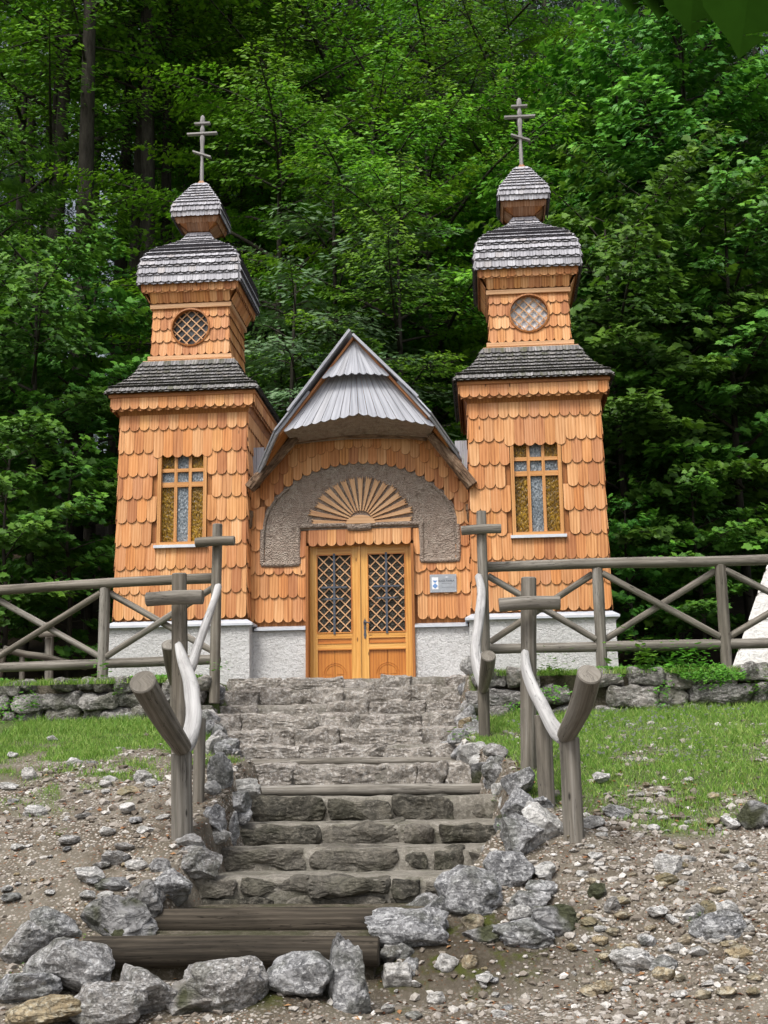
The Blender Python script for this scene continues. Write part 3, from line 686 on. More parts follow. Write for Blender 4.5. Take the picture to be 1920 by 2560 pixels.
    for i in range(len(up2)-1): ring(s4, cx, AY, up2[i][0], up2[i][1], up2[i+1][0], up2[i+1][1], .07, .014, .018, i % 2, over=.3, n_b=.03, lip=.01 if i > 2 else 0)
    P_(s4, 'upper_onion_dome', M['grey_shingle'])
    ap = MB(); frustum(ap, cx, AY, [(.088,10.36),(.03,10.46),(.012,10.50)]); P_(ap, 'finial_cap', M['brown_shingle'])
    cross(cx, AY, 10.42)
tower(-4.22, False)
tower(.80, True)

# ---- nave
NC, NY = -1.71, 17.27
roofz = lambda dx: 7.42-(1.40 if dx < 0 else 1.24)*abs(dx)
nv = MB(); nv.box((-3.34, 17.21, 2.2), (NC-.765, 20.4, 3.27)); nv.box((NC+.765, 17.21, 2.2), (-.12, 20.4, 3.27)); P_(nv, 'plinth', M['plaster'])
for a, b in ((-3.2, NC-.765), (NC+.765, -.21)):
    fl = MB(); fl.add([(a,17.155,3.275),(b,17.155,3.275),(b,17.155,3.305),(a,17.155,3.305),(a,17.29,3.345),(b,17.29,3.345),(a,17.29,3.275),(b,17.29,3.275)], [(0,1,2,3),(3,2,5,4),(0,3,4,6),(1,7,5,2),(0,6,7,1)]); P_(fl, 'flashing', M['sheet'])
nb = MB(); y = NY+.012
nb.add([(-3.34,y,3.3),(NC-.765,y,3.3),(NC-.765,y,4.52),(NC+.765,y,4.52),(NC+.765,y,3.3),(-.1,y,3.3),(-.1,y,5.25),(NC,y,7.3),(-3.34,y,5.25)], [(0,1,2,8),(8,2,3,6),(3,4,5,6),(8,6,7)])
nb.box((-3.3, 17.5, 3.3), (-.12, 20.3, 5.2)); P_(nb, 'nave_wall', M['larch_dark'])
def arch_z(dx):
    t = abs(dx)/1.40; return 4.72+.95*math.sqrt(max(0, 1-t*t)) if t < 1 else None
sh = MB(); O = Vector((NC, NY, 0)); UX = Vector((1,0,0)); UZ = Vector((0,0,1)); NN = Vector((0,-1,0)); w_ = .134
def nave_clip(pts, left, right):
    q = []
    for u, v in pts:
        q.append((min(max(u, left), right), min(v, roofz(u)+.02)))
    return q
EL, ER = -1.63, 1.62        # edges of the nave between the towers
def nsh(u0, u1, vb, vt, hole=None):
    if vb > roofz((u0+u1)/2)-.10: return
    def h(p):
        p = nave_clip(p, EL, ER)
        if hole: p = hole(p)
        return p
    shingle(sh, O, UX, UZ, NN, u0, u1, vb, vt, .062, .014, .026, .002, None, h, 7)
n = round((ER-EL)/w_); w_ = (ER-EL)/n
# regular rows beside the door, up to the spring of the arch
zb = [3.39, 3.735, 4.07, 4.41, 4.72, 5.03, 5.32]
for r in range(6):
    for i in range(-1, n+1):
        u0 = EL+i*w_+(w_/2 if r % 2 else 0); u1 = u0+w_; c = (u0+u1)/2
        if u1 < EL+.01 or u0 > ER-.01: continue
        if abs(c) < .765-.02 and r < 4: 
            continue
        hole = None
        vt = zb[r+1]+.03
        if abs(c) < 1.40:
            az_ = arch_z(c)
            if zb[r] > 4.2-.05: 
                if not (r == 3 and abs(c) < .9 and False): continue
            vt = min(vt, 4.23 if abs(c) > .86 else 4.42)
        def hl(p):
            c2 = sum(q[0] for q in p)/len(p)
            if c2 < 0: return [(min(u, -.765), v) for u, v in p]
            return [(max(u, .765), v) for u, v in p]
        nsh(u0, u1, zb[r], vt, hl if abs(c) < 1.0 else None)
# strips between the ears and the door head
for s in (-1, 1):
    for zbb, ztt in ((4.31, 4.69), (4.05, 4.36)):
        nsh(min(s*.765, s*.895), max(s*.765, s*.895), zbb, ztt)
# valance of short shingles over the door
for i in range(11):
    u0 = -.73+i*1.46/11; nsh(u0, u0+1.46/11, 4.46 + (.02 if i == 5 else 0), 4.70)
# courses that follow the arch
for k_ in range(5):
    for i in range(-1, n+1):
        u0 = EL+i*w_+(w_/2 if k_ % 2 else 0); u1 = u0+w_; c = (u0+u1)/2
        if abs(c) >= 1.42:
            continue
        a = arch_z(min(abs(c), 1.36)); vb = a+.0+k_*.235-.03
        nsh(u0, u1, vb, vb+.42)
for k_ in range(3):     # outermost columns above the regular rows
    for s in (-1, 1):
        pass
P_(sh, 'wall_shingles', M['larch'])
# bark tympanum with ears
tp = MB(); ty = NY-.012; pts = []
N_ = 48
for i in range(N_+1):
    a = math.pi*i/N_; pts.append((NC+1.41*math.cos(a), 4.72+.955*math.sin(a)))
pts += [(NC-1.42, 4.20), (NC-.86, 4.20), (NC-.86, 4.70), (NC+.86, 4.70), (NC+.86, 4.20), (NC+1.41, 4.20)]
def tess(p2, y, th, mb):
    n = len(p2); V = [(x, y, z) for x, z in p2]+[(x, y+th, z) for x, z in p2]
    from mathutils.geometry import tessellate_polygon
    tri = tessellate_polygon([[Vector((x, z, 0)) for x, z in p2]])
    f = []
    for t in tri:
        a, b, c = [Vector((p2[k][0], p2[k][1])) for k in t]
        f.append(t if (b-a).cross(c-a) > 0 else t[::-1])
    mb.add(V, f+[(i, i+n, (i+1)%n+n, (i+1)%n) for i in range(n)])
tess(pts, ty, .03, tp)
for sx in (-1, 1):
    p = []
    for q in [(sx*.90,4.24),(sx*.90,4.66),(sx*1.33,4.66),(sx*1.37,4.24)]: p.append((NC+q[0]*1.0, q[1]))
    if sx < 0: p = p[::-1]
    tess(p[::-1], ty-.014, .02, tp)
P_(tp, 'tympanum', M['bark'])
bf = MB()
def strip(p, w=.035, d=.022):
    P3 = [Vector((NC+a, ty-.012, b)) for a, b in p]
    bf.tube(P3, w, 8, rnd.random(), .25, True, rnd.random()*9, 5)
arc = lambda s, a0, a1, k=7: [(s*1.37*math.cos(math.radians(a0+(a1-a0)*i/k)), 4.72+.90*math.sin(math.radians(a0+(a1-a0)*i/k))) for i in range(k+1)]
for s in (-1, 1):
    strip([(s*1.39,4.23),(s*1.395,4.45),(s*1.39,4.72)]); strip(arc(s, 0, 42), .022); strip([(s*1.40,4.22),(s*1.15,4.215),(s*.87,4.22)]); strip([(s*.875,4.22),(s*.88,4.5),(s*.875,4.74)])
    strip([(s*.9,4.755),(s*.5,4.76),(s*.12,4.755)], .034)
strip([(-.16,4.73),(0,4.72),(.16,4.73)], .05)
P_(bf, 'bark_trim', M['bark'])
# sunburst
sb = MB(); cx0, cz0 = NC+.02, 4.79
for i in range(17):
    a = math.radians(1.5+i*(177/16)); R = (.73 if i in (0,16) else .76 if i in (1,15) else .74-.06*math.sin(a)); R += rnd.uniform(-.015,.015)
    d = Vector((math.cos(a), math.sin(a))); nn = Vector((-d.y, d.x)); w0, w1 = .009, .040
    pr = [d*.17+nn*w0, d*R+nn*w1, d*(R-.045)+nn*w1*.35, d*(R-.01)+nn*.004, d*(R-.05)-nn*w1*.4, d*(R-.005)-nn*w1, d*.17-nn*w0]
    if i in (0, 16):
        pr = [p for p in pr]
        for p in pr: p.y = max(p.y, -.005)
    pp = [Vector((cx0+p.x, ty-.036, cz0+p.y)) for p in pr][::-1]
    sb.prism(pp, (0,.034,0), rnd.random(), (d.x, 0, d.y))
hd = [Vector((cx0+.21*math.cos(math.pi*i/12), ty-.05, cz0-.02+.125*math.sin(math.pi*i/12))) for i in range(13)]
sb.prism(hd[::-1], (0,.046,0), .5, 'x'); P_(sb, 'sunburst', M['larch_pale'])
# ---- gable hood and roof
hb = MB()
def fan(mb, n, top, bot, th=.018, arc=.03):
    for i in range(n):
        s0, s1 = -1+2*i/n+.004, -1+2*(i+1)/n-.004; m = (s0+s1)/2
        a, b, c, d = top(s0), top(s1), bot(s1), bot(s0); dn = (bot(m)-top(m)).normalized()
        mid = [c.lerp(d, t)+dn*arc*math.sin(math.pi*t) for t in (.15,.32,.5,.68,.85)]
        pts = [a, d]+mid[::-1]+[c, b]
        nrm = (d-a).cross(b-a); 
        if nrm.y > 0: pts = pts[::-1]
        mb.prism(pts, (0, th, -.004), rnd.random(), tuple(dn))
lt = lambda s: Vector((NC+.02+.44*s, 16.80, 6.86)); lb = lambda s: Vector((NC+.075+1.05*s, 16.52, 6.17-.19*abs(s)**1.5+.03*(1-min(1,abs(s)*5))))
fan(hb, 16, lt, lb)
ut = lambda s: Vector((NC+.035*s, 16.76, 7.33-.02*abs(s))); ub = lambda s: Vector((NC+.03+.475*s, 16.60, 6.81-.055*abs(s)**1.5))
fan(hb, 9, ut, ub)
P_(hb, 'gable_hood', M['grey_board'])
sf = MB(); V = []; K = 16
for i in range(K+1):
    s = -1+2*i/K; b = lb(s); V += [(b.x, b.y+.03, b.z+.0), (NC+.04+.95*s, 17.2, 6.0-.05*s*s), (b.x, b.y+.03, b.z+.04), (NC+.04+.95*s, 17.2, 6.10-.05*s*s)]
sf.add(V, [(4*i, 4*i+1, 4*i+5, 4*i+4) for i in range(K)]+[(4*i+2, 4*i+6, 4*i+7, 4*i+3) for i in range(K)]+[(4*i, 4*i+4, 4*i+6, 4*i+2) for i in range(K)])
P_(sf, 'hood_soffit', M['bark'])
bk = MB()
bk.tube([(NC-.98,17.13,5.98),(NC-.5,17.12,6.03),(NC,17.12,6.04),(NC+.5,17.12,6.03),(NC+.98,17.13,5.96)], .045, 12, .5, .12, True, 3)
P_(bk, 'hood_beam', M['bark_log'])
for s in (-1, 1):
    bk = MB(); a_, b_ = (U(738,1094,16.95), U(624,1220,16.98)) if s < 0 else (U(1078,1088,16.95), U(1180,1214,16.98))
    bk.tube([a_, a_.lerp(b_, .5)+Vector((0,0,.01)), b_], [.075,.085,.09], 14, .5, .12, True, s+4); P_(bk, 'bark_rafter', M['bark_log'])
    rs = MB()
    def slab(poly, lift, th, mb, n=1):
        q_ = 1.40 if s < 0 else 1.24; dn = Vector((s, 0, -q_)).normalized(); nrm = Vector((s*q_, 0, 1)).normalized()
        pts = [Vector((NC+s*dx, y, roofz(s*dx)))+nrm*lift for dx, y in poly]
        if s > 0: pts = pts[::-1]
        f = (pts[1]-pts[0]).cross(pts[2]-pts[0])
        if f.dot(nrm) < 0: pts = pts[::-1]
        mb.prism(pts, -nrm*th, rnd.random(), tuple(dn))
    slab([(.62,16.58),(1.07,16.46),(1.46,17.0),(1.46,20.3),(.62,20.3)], .02, .035, rs)
    slab([(-.05 if s > 0 else .0,16.62),(.86,16.45),(.86,20.3),(-.05 if s > 0 else .0,20.3)], .075, .035, rs)
    slab([(.80,16.48),(1.05,16.42),(1.41,16.94),(1.41,20.3),(.8,20.3)], .05, .02, rs)
    P_(rs, 'roof_boards', M['grey_board'])
    ru = MB(); slab([(.02,16.70),(.62,16.60),(1.05,16.52),(1.42,17.06),(1.42,20.2),(.02,20.2)], -.016, .03, ru); P_(ru, 'roof_lining', M['larch_dark'])
    vb_ = MB(); x0 = -3.34 if s < 0 else -.33
    for j in range(2): vb_.box((x0+j*.115, 17.42, 5.35), (x0+.11+j*.115, 17.45, 5.98), rnd.random())
    P_(vb_, 'valley_boards', M['grey_board'])
    gt = MB(); gx0 = NC+s*1.47; gt.tube([(gx0, 16.9, 5.40),(gx0+.0, 17.05, 5.385),(gx0, 17.5, 5.37)], .035, 10, .5, .1, True, 8); P_(gt, 'gutter', M['bark_log'])
    pg = MB(); px_ = NC+s*1.56; pg.tube([(px_,17.16,4.98),(px_,17.16,4.90)], .05, 12, .5, .05, True, 5, 2); pg.tube([(px_,17.16,4.90),(px_,17.16,4.78),(px_,17.17,4.74)], [.038,.038,.022], 12, .4, .05, True, 6, 2); P_(pg, 'wooden_peg', M['bark_log'])

# ---- door
DZ0, DY = 2.53, 17.36
fr = MB()
for s in (-1, 1):
    a, b = NC+s*.765, NC+s*.725; fr.box((min(a,b), 17.165, DZ0), (max(a,b), 17.47, 4.46))
fr.box((NC-.725, 17.29, 4.475), (NC+.725, 17.47, 4.53), .5, 'x'); P_(fr, 'door_frame', M['larch_dark'])
def leaf(c0, c1, left):
    o = MB(); st = .105; z0 = DZ0+.02; z1 = 4.48; lo = c0 if left else c0
    a, b = c0+st, c1-st
    o.box((c0, DY, z0), (a, DY+.05, z1), rnd.random()); o.box((b, DY, z0), (c1, DY+.05, z1), rnd.random())
    o.box((a, DY+.002, z1-.12), (b, DY+.05, z1), rnd.random(), 'x'); o.box((a, DY+.002, 3.16), (b, DY+.05, 3.235), rnd.random(), 'x'); o.box((a, DY+.002, 3.01), (b, DY+.05, 3.085), rnd.random(), 'x')
    d = P_(o, 'door', M['spruce'])
    m = MB(); m.prism([(a, DY+.018, 3.085),(b, DY+.018, 3.085),(b, DY+.018, 3.16),(a, DY+.018, 3.16)], (0,.03,0), .5, 'x')
    m.box((a-.012, DY-.006, 3.235), (b+.012, DY+.012, 3.25), .5, 'x'); m.box((a-.012, DY-.006, z1-.135), (b+.012, DY+.012, z1-.12), .5, 'x')
    m.box((a-.012, DY-.006, 3.25), (a+.002, DY+.012, z1-.135)); m.box((b-.002, DY-.006, 3.25), (b+.012, DY+.012, z1-.135)); m.box((a, DY-.006, 2.995), (b, DY+.012, 3.01), .5, 'x'); m.box((a, DY-.006, 3.085), (b, DY+.012, 3.093), .5, 'x')
    P_(m, 'moulding', M['door_brown'], d)
    p = MB(); mid = (a+b)/2
    p.box((a, DY+.022, z0), (mid-.003, DY+.045, 3.01), rnd.random()); p.box((mid+.003, DY+.022, z0), (b, DY+.045, 3.01), rnd.random())
    # carved circle and cross
    zc = 2.66; n = 36
    for R in (.155, .128):
        V = []
        for i in range(n+1):
            t = math.pi*i/n
            for rr, yy in ((R+.003, DY+.021), (R, DY+.015), (R-.003, DY+.021)): V.append((mid+rr*math.cos(t), yy, zc+rr*math.sin(t)))
        p.add(V, [(3*i+q, 3*i+q+1, 3*i+q+4, 3*i+q+3) for i in range(n) for q in range(2)], .02)
    for hx in (-1, 1): p.box((mid+hx*.03, DY+.017, zc+.0), (mid+hx*.12, DY+.023, zc+.005), .02, 'x')
    P_(p, 'lower_panel', M['door_brown'], d)
    g = MB(); g.box((a, DY+.036, 3.235), (b, DY+.042, z1-.12)); P_(g, 'glass', M['door_glass'], d)
    L = MB(); hw, hh = (b-a)/2, (z1-.12-3.235)/2; cz = 3.235+hh
    lattice(L, lambda u, v: abs(u) < hw-.002 and abs(v) < hh-.002, (mid, cz), DY+.024, .108, .016, .009, 1.0); P_(L, 'lattice', M['larch_pale'], d)
    ic = MB(); y = DY-.012; ic.box((mid-.016, y, 3.22), (mid+.016, y+.014, z1-.11))
    for zc, h in ((cz+.09, .175), (cz-.075, .12)):
        ic.prism([(mid-h, y-.004, zc+.012),(mid-h-.02, y-.004, zc),(mid-h, y-.004, zc-.014),(mid+h, y-.004, zc-.014),(mid+h+.02, y-.004, zc),(mid+h, y-.004, zc+.012)], (0,.012,0), .5, 'x')
    P_(ic, 'iron_cross', M['iron'], d)
    if not left:
        h = MB(); xh = c0+.052; y = DY-.010
        out = [(0,-.155),(.012,-.135),(.010,-.12),(.02,-.10),(.014,-.07),(.012,-.02),(.018,.0),(.013,.03),(.022,.07),(.018,.10),(.008,.115),(0,.14)]
        pts = [(xh+u, y, 3.30+v) for u, v in out]+[(xh-u, y, 3.30+v) for u, v in out[::-1][1:-1]]
        h.prism(pts, (0,.008,0)); h.tube([(xh, y, 3.375),(xh, y-.04, 3.378),(xh+.03, y-.05, 3.375),(xh+.075, y-.05, 3.36)], [.012,.011,.010,.007], 8, .5, .05, True, 1, 3); P_(h, 'handle', M['iron'], d)
    return d
leaf(NC-.725, NC-.035, True); leaf(NC+.0, NC+.725, False)
cv = MB(); cv.box((NC-.033, DY-.022, DZ0+.02), (NC-.002, DY+.03, 4.48)); cv.box((NC-.026, DY-.03, DZ0+.02), (NC-.010, DY-.022, 4.48)); P_(cv, 'door_cover_strip', M['spruce'])

# ---- plaque (screwed to the wall, a thing of its own)
p0 = U(1075, 1436, 17.21); p1 = U(1141, 1480, 17.21)
pw, ph = .372, .252; pcx, pcz = (p0.x+p1.x)/2, (p0.z+p1.z)/2; py = 17.215
plq = thing('plaque', 'grey metal plaque with blue and white emblem on the wall right of the door', 'plaque', (pcx, py, pcz))
def Q(mb, name, mat, **kw):
    o = mb.build(name, mat); o.parent = plq; o.location = -plq.location; return tag(o, **kw)
m = MB(); m.box((pcx-pw/2, py, pcz-ph/2), (pcx+pw/2, py+.012, pcz+ph/2)); Q(m, 'plate', M['plaque_metal'])
m = MB(); ex = pcx-pw/2+.073; m.box((ex-.045, py-.002, pcz-.083), (ex+.045, py+.0, pcz+.085)); Q(m, 'emblem_field', M['white'])
m = MB(); y = py-.0045
m.prism([(ex-.036,y,pcz+.041),(ex,y,pcz+.006),(ex+.036,y,pcz+.041)], (0,.002,0)); m.prism([(ex-.038,y,pcz-.037),(ex,y,pcz-.075),(ex+.038,y,pcz-.037),(ex,y,pcz+.003)], (0,.002,0)); Q(m, 'emblem', M['blue'])
m = MB()
for sx in (-1, 1):
    for sz_ in (-1, 1): m.box((pcx+sx*(pw/2-.015)-.006, py-.003, pcz+sz_*(ph/2-.015)-.006), (pcx+sx*(pw/2-.015)+.006, py, pcz+sz_*(ph/2-.015)+.006))
m.box((pcx+.035, py-.0025, pcz+.078), (pcx+.063, py, pcz+.094)); Q(m, 'screws', M['screw'])
def text(s, size, x, z, name, parent, mat, y):
    cu = bpy.data.curves.new(name, 'FONT'); cu.body = s; cu.size = size; cu.align_x = 'CENTER'; cu.align_y = 'CENTER'; cu.extrude = .0008
    to = bpy.data.objects.new(name, cu); COL.objects.link(to); to.location = (x, y, z); to.rotation_euler = (math.radians(90), 0, 0)
    bpy.context.view_layer.update(); dg = bpy.context.evaluated_depsgraph_get()
    me = bpy.data.meshes.new_from_object(to.evaluated_get(dg)); me.materials.clear(); me.materials.append(mat)
    o = bpy.data.objects.new(name, me); COL.objects.link(o); o.parent = parent; o.location = Vector((x, y, z))-parent.location; o.rotation_euler = (math.radians(90), 0, 0)
    bpy.data.objects.remove(to); return o
text('RUSKA KAPELA', .033, pcx+.045, pcz+.032, 'lettering', plq, M['ink'], py-.002)
m = MB()
for z, x0, x1 in ((.058,-.015,.115),(-.002,-.02,.12),(-.058,-.02,.145)):
    x = x0
    while x < x1: l = rnd.uniform(.006,.018); m.box((pcx+x, py-.0012, pcz+z-.0018), (pcx+x+l, py, pcz+z+.0018)); x += l+.004
Q(m, 'small_print', M['ink'])

# ------------------------------------------------------------------ stones
def ico(n):
    bm = bmesh.new(); bmesh.ops.create_icosphere(bm, subdivisions=n, radius=1); V = np.array([v.co[:] for v in bm.verts]); Fc = np.array([[v.index for v in f.verts] for f in bm.faces]); bm.free(); return V, Fc
ICO = {n: ico(n) for n in (1, 2, 3, 4, 5)}
def rock_pts(seed, n=4, cuts=11, amp=.10, boxy=0.0):
    r = np.random.RandomState(seed); V, Fc = ICO[n]; P = V.copy()
    if boxy:
        m = np.abs(P).max(1, keepdims=True); P = P/m*boxy*.82 + P*(1-boxy)
    for i in range(cuts):
        d = r.randn(3); d /= np.linalg.norm(d); h = r.uniform(.45, .85); t = P@d; ex = np.clip(t-h, 0, None); P = P-ex[:, None]*d*.93
    o = Vector(r.rand(3)*50)
    nz = np.array([mnoise.fractal(Vector(p)*1.4+o, 1.0, 2.0, 3) - 1.0*abs(mnoise.noise(Vector((p[0]*1.3, p[1]*1.3, p[2]*2.6))*1.2+o)) + .22*abs(mnoise.noise(Vector(p)*4.5+o)) + .13*mnoise.noise(Vector(p)*11+o) for p in P])
    ln = np.linalg.norm(P, axis=1, keepdims=True); return P*(1+amp*nz[:, None]*1.6), Fc
RP = {}
def rock(name, c, size, seed, mat, rot=None, cuts=11, amp=.1, n=4, **kw):
    size = (size[0], size[1], size[2]*.86)
    """c = where its foot rests, size = full width, depth, height"""
    P, Fc = rock_pts(seed, n, cuts, amp); r = np.random.RandomState(seed+5)
    a = rot if rot is not None else r.uniform(0, 6.28); tl = r.uniform(-.25, .25)
    Rz = np.array([[math.cos(a), -math.sin(a), 0], [math.sin(a), math.cos(a), 0], [0,0,1]]); Rx = np.array([[1,0,0],[0,math.cos(tl),-math.sin(tl)],[0,math.sin(tl),math.cos(tl)]])
    P = P@Rz.T@Rx.T; lo, hi = P.min(0), P.max(0); P = (P-(lo+hi)/2)/(hi-lo)*np.array(size); P[:, 2] += size[2]/2
    o = np_mesh(name, P, Fc, M[mat], smooth=n < 3, attrs={'tint': ('FACE', np.full(len(Fc), r.rand()))})
    o.location = (c[0], c[1], c[2]); return tag(o, **kw)

# ---- staircase: stone steps and log steps
stairs = thing('staircase', 'long rough staircase of mortared stone steps and log steps climbing to the chapel door', 'stairs', (-1.5, 8.4, .15))
def SP(mb, name, mat, **kw):
    o = mb.build(name, mat); o.parent = stairs; o.location = -stairs.location; return tag(o, **kw)
def block(mb, x0, x1, y0, y1, z0, z1, seed, k=.55, amp=.035, nn=4):
    """a rough stone filling the given box"""
    r = np.random.RandomState(seed); P, Fc = ICO[nn]; m = np.abs(P).max(1, keepdims=True); Q_ = P/m*k+P*(1-k)
    Q_ = np.sign(Q_)*np.abs(Q_)**.8
    s = np.array([(x1-x0)/2, (y1-y0)/2, (z1-z0)/2]); o = Vector(r.rand(3)*60)
    W = Q_*s; c = np.array([(x0+x1)/2, (y0+y1)/2, (z0+z1)/2])
    nz = np.array([mnoise.fractal(Vector(p)*5+o, 1.0, 2.0, 4) for p in W])
    mx = np.abs(Q_).max(); W = W/mx*1.03; W = W*(1+(.10 if k < .8 else .05)*np.array([mnoise.noise(Vector(p)*3.2+o) for p in W])[:, None]); W = W+Q_*amp*nz[:, None]
    W[:, 2] += .04*(z1-z0)*np.sin(W[:, 0]*r.uniform(4, 9)+r.rand()*6)
    mb.add(W+c, Fc.tolist(), r.rand(), smooth=False)
rs = random.Random(5)
for i, (d, xl, xr, z, kd) in enumerate(ST):
    nd = ST[i-1][0] if i else 17.3
    low = ST[i+1][3] if i+1 < len(ST) else .15
    rise = z-low
    if kd == 'l':
        m = MB(); r = .075 if i < 12 else .10
        r_ = r if i >= 12 else max(.04, min(.075, rise*.6))
        m.tube([(xl-.03, d+r_, z-r_),((xl+xr)/2, d+r_-.02, z-r_+.01),(xr+.03, d+r_, z-r_)], [r_*1.02, r_, r_*.96], 18, rs.random(), .05, True, i, 10)
        m2 = MB(); m2.box((xl, d+r_, z-.30), (xr, nd+.02, z-.03)); SP(m2, 'step_fill', M['mortar_dark'])
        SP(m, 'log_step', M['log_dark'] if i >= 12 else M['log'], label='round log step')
        continue
    m = MB(); x = xl
    dark = kd == 'd'
    hh = rise+.05 if rise > .11 else .15
    rows = [(z-hh, z)]
    if i == 12: rows = [(z-.16, z), (z-.30, z-.15)]
    for zb_, zt_ in rows:
        x = xl
        while x < xr-.05:
            wd = min(rs.uniform(.28, .95) if not dark else rs.choice([rs.uniform(.2,.34), rs.uniform(.45,.85), rs.uniform(.45,.85)]), xr-x)
            if xr-(x+wd) < .15: wd = xr-x
            g = .004 if not dark else .022
            dz = rs.uniform(-.042, .012); dy = rs.uniform(-.05, .045); lo_ = zb_ - rs.uniform(0,.02) if not dark else zb_+rs.uniform(.0,.05)
            block(m, x+g*rs.random(), x+wd-g, d+dy, d+dy+rs.uniform(.24,.34), lo_, zt_+dz, rs.randrange(9999), .66 if dark else .84, .04 if dark else .045)
            x += wd
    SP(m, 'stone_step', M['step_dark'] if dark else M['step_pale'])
    # mortar core and tread behind the stones
    c = MB(); yb = nd+.05; n1 = 40; V = []; Fq2 = []
    for a in range(n1+1):
        xx = xl-.02+(xr-xl+.04)*a/n1
        for bi, (yy, zz) in enumerate(((d+.06, z-.42), (d+.045, z-.10), (d+.05, z-.022), (d+.14, z-.010), (d+.35, z-.012), (yb, z-.02))):
            q = .018*mnoise.fractal(Vector((xx*4, yy*4+i, zz*4)), 1, 2, 3); V.append((xx, yy+q, zz+q))
    for a in range(n1):
        for b in range(5): Fq2.append((a*6+b, (a+1)*6+b, (a+1)*6+b+1, a*6+b+1))
    c.add(V, Fq2, .4, smooth=True); SP(c, 'mortar_bed', M['mortar'] if dark else M['mortar_pale'])
# threshold landing before the door
m = MB(); m.box((-3.3, 16.5, 2.3), (-.15, 17.4, 2.545)); SP(m, 'landing', M['mortar_pale'])

# ---- terrace walls
def stone_wall(name, label, P0, P1, z_top, courses, seed, zg):
    r = random.Random(seed); d = (P1-P0); ln = d.length; ux = d.normalized(); t = thing(name, label, 'stone wall', (P0.x, P0.y, zg))
    m = MB(); core = MB()
    zt = z_top
    for ci, (h, wr) in enumerate(courses):
        x = -r.random()*.2
        while x < ln:
            w_ = r.uniform(*wr); hh = h*r.uniform(.82, 1.08); s = MB()
            dy = r.uniform(-.05, .05); dz = r.uniform(-.03,.02)
            block(s, 0, w_-.015, -.17+dy, .17+dy, zt-hh+dz, zt+dz, r.randrange(99999), r.uniform(.2,.6), .05)
            if r.random() > .07:
                V = [P0+ux*(x+p[0])+Vector((-ux.y, ux.x, 0))*p[1]+Vector((0,0,p[2]-0)) for p in s.v]
                V = [Vector((p.x, p.y, q[2])) for p, q in zip(V, s.v)]
                m.add(V, s.f, s.t[0])
            x += w_
        zt -= h*.93
    nv_ = Vector((-ux.y, ux.x, 0)); c = [P0-nv_*-.0, P1, P1+nv_*.25, P0+nv_*.25]
    core.add([Vector((p.x, p.y, 1.4)) for p in c]+[Vector((p.x, p.y, z_top-.05)) for p in c], [(0,1,5,4),(1,2,6,5),(2,3,7,6),(3,0,4,7),(4,5,6,7)])
    for mb_, nm, mt in ((m, 'stones', M['wall_stone']), (core, 'soil_core', M['mortar_dark'])):
        o = mb_.build(nm, mt); o.parent = t; o.location = -t.location
    return t
stone_wall('retaining_wall', 'mossy dry stone retaining wall right of the steps, under the long rail fence', Vector((-.10,15.0,0)), Vector((6.5,15.0,0)), 2.52, [(.22,(.22,.6)),(.24,(.25,.75)),(.2,(.2,.5))], 3, 2.0)
stone_wall('retaining_wall', 'low dry stone retaining wall left of the steps, with rounded boulders on top', Vector((-8.5,15.25,0)), Vector((-3.42,15.0,0)), 2.52, [(.17,(.16,.38)),(.2,(.25,.5)),(.19,(.2,.5))], 8, 2.0)

# ---- fences and handrails
def FB(t, mb, name, mat, parent=None, **kw):
    o = mb.build(name, mat); par = parent or t; o.parent = par
    o.location = -t.location if par is t else (0,0,0)
    return tag(o, **kw)
LS = [0]
def log(t, pts, r, name, mat='log', parent=None, n=16, rough=.09, **kw):
    LS[0] += 1; m = MB(); m.tube(pts, r, n, (LS[0]*.37) % 1, rough, True, LS[0], 8); return FB(t, m, name, M[mat], parent, **kw)
def tpost(t, base, top, r, bar, hw, rb, name='tall_post'):
    p = log(t, [base, base.lerp(top, .5), top], [r*1.03, r, r*.97], name)
    log(t, [bar+Vector((-hw, -r-.02, .0)), bar+Vector((0, -r-.02, .012)), bar+Vector((hw, -r-.02, .01))], rb, 'crossbar', 'log', p)
    return p
def fence(name, label, nodes, z_top, z_bot, zpost, grp=None, first=None):
    t = thing(name, label, 'fence', (nodes[0].x, nodes[0].y, z_bot))
    a, b = nodes[0], nodes[-1]
    top = [Vector((p.x, p.y-.02, z_top+(.015 if i % 2 else 0))) for i, p in enumerate(nodes)]
    log(t, top, .065, 'top_rail', 'log')
    log(t, [Vector((p.x, p.y+.02, z_bot)) for p in nodes], .062, 'bottom_rail', 'log')
    for p in nodes[1:]: log(t, [Vector((p.x, p.y, 2.25)), Vector((p.x, p.y, z_top-.05))], .068, 'post')
    for p, q in zip(nodes[:-1], nodes[1:]):
        d = (q-p).normalized()*.06
        log(t, [Vector((p.x, p.y-.01, z_top-.11))+d, Vector((q.x, q.y-.01, z_bot+.09))-d], [.042,.04], 'brace')
        log(t, [Vector((p.x, p.y+.055, z_bot+.09))+d, Vector((q.x, q.y+.055, z_top-.11))-d], [.04,.042], 'brace')
    return t
rx = lambda px: U(px, 1500, 15.2).x
fr_ = fence('rail_fence', 'weathered grey log fence with crossed braces on the terrace right of the chapel steps', [Vector((.02,15.2,0)), Vector((rx(1497),15.2,0)), Vector((rx(1806),15.2,0)), Vector((4.45,15.2,0)), Vector((6.0,15.2,0))], 3.80, 2.80, 0)
tpost(fr_, Vector((.01,14.95,1.9)), U(1203,1280,14.95), .063, U(1203,1328,14.95), .235, .057)
ly = lambda x: 15.2+(-3.3-x)*.19
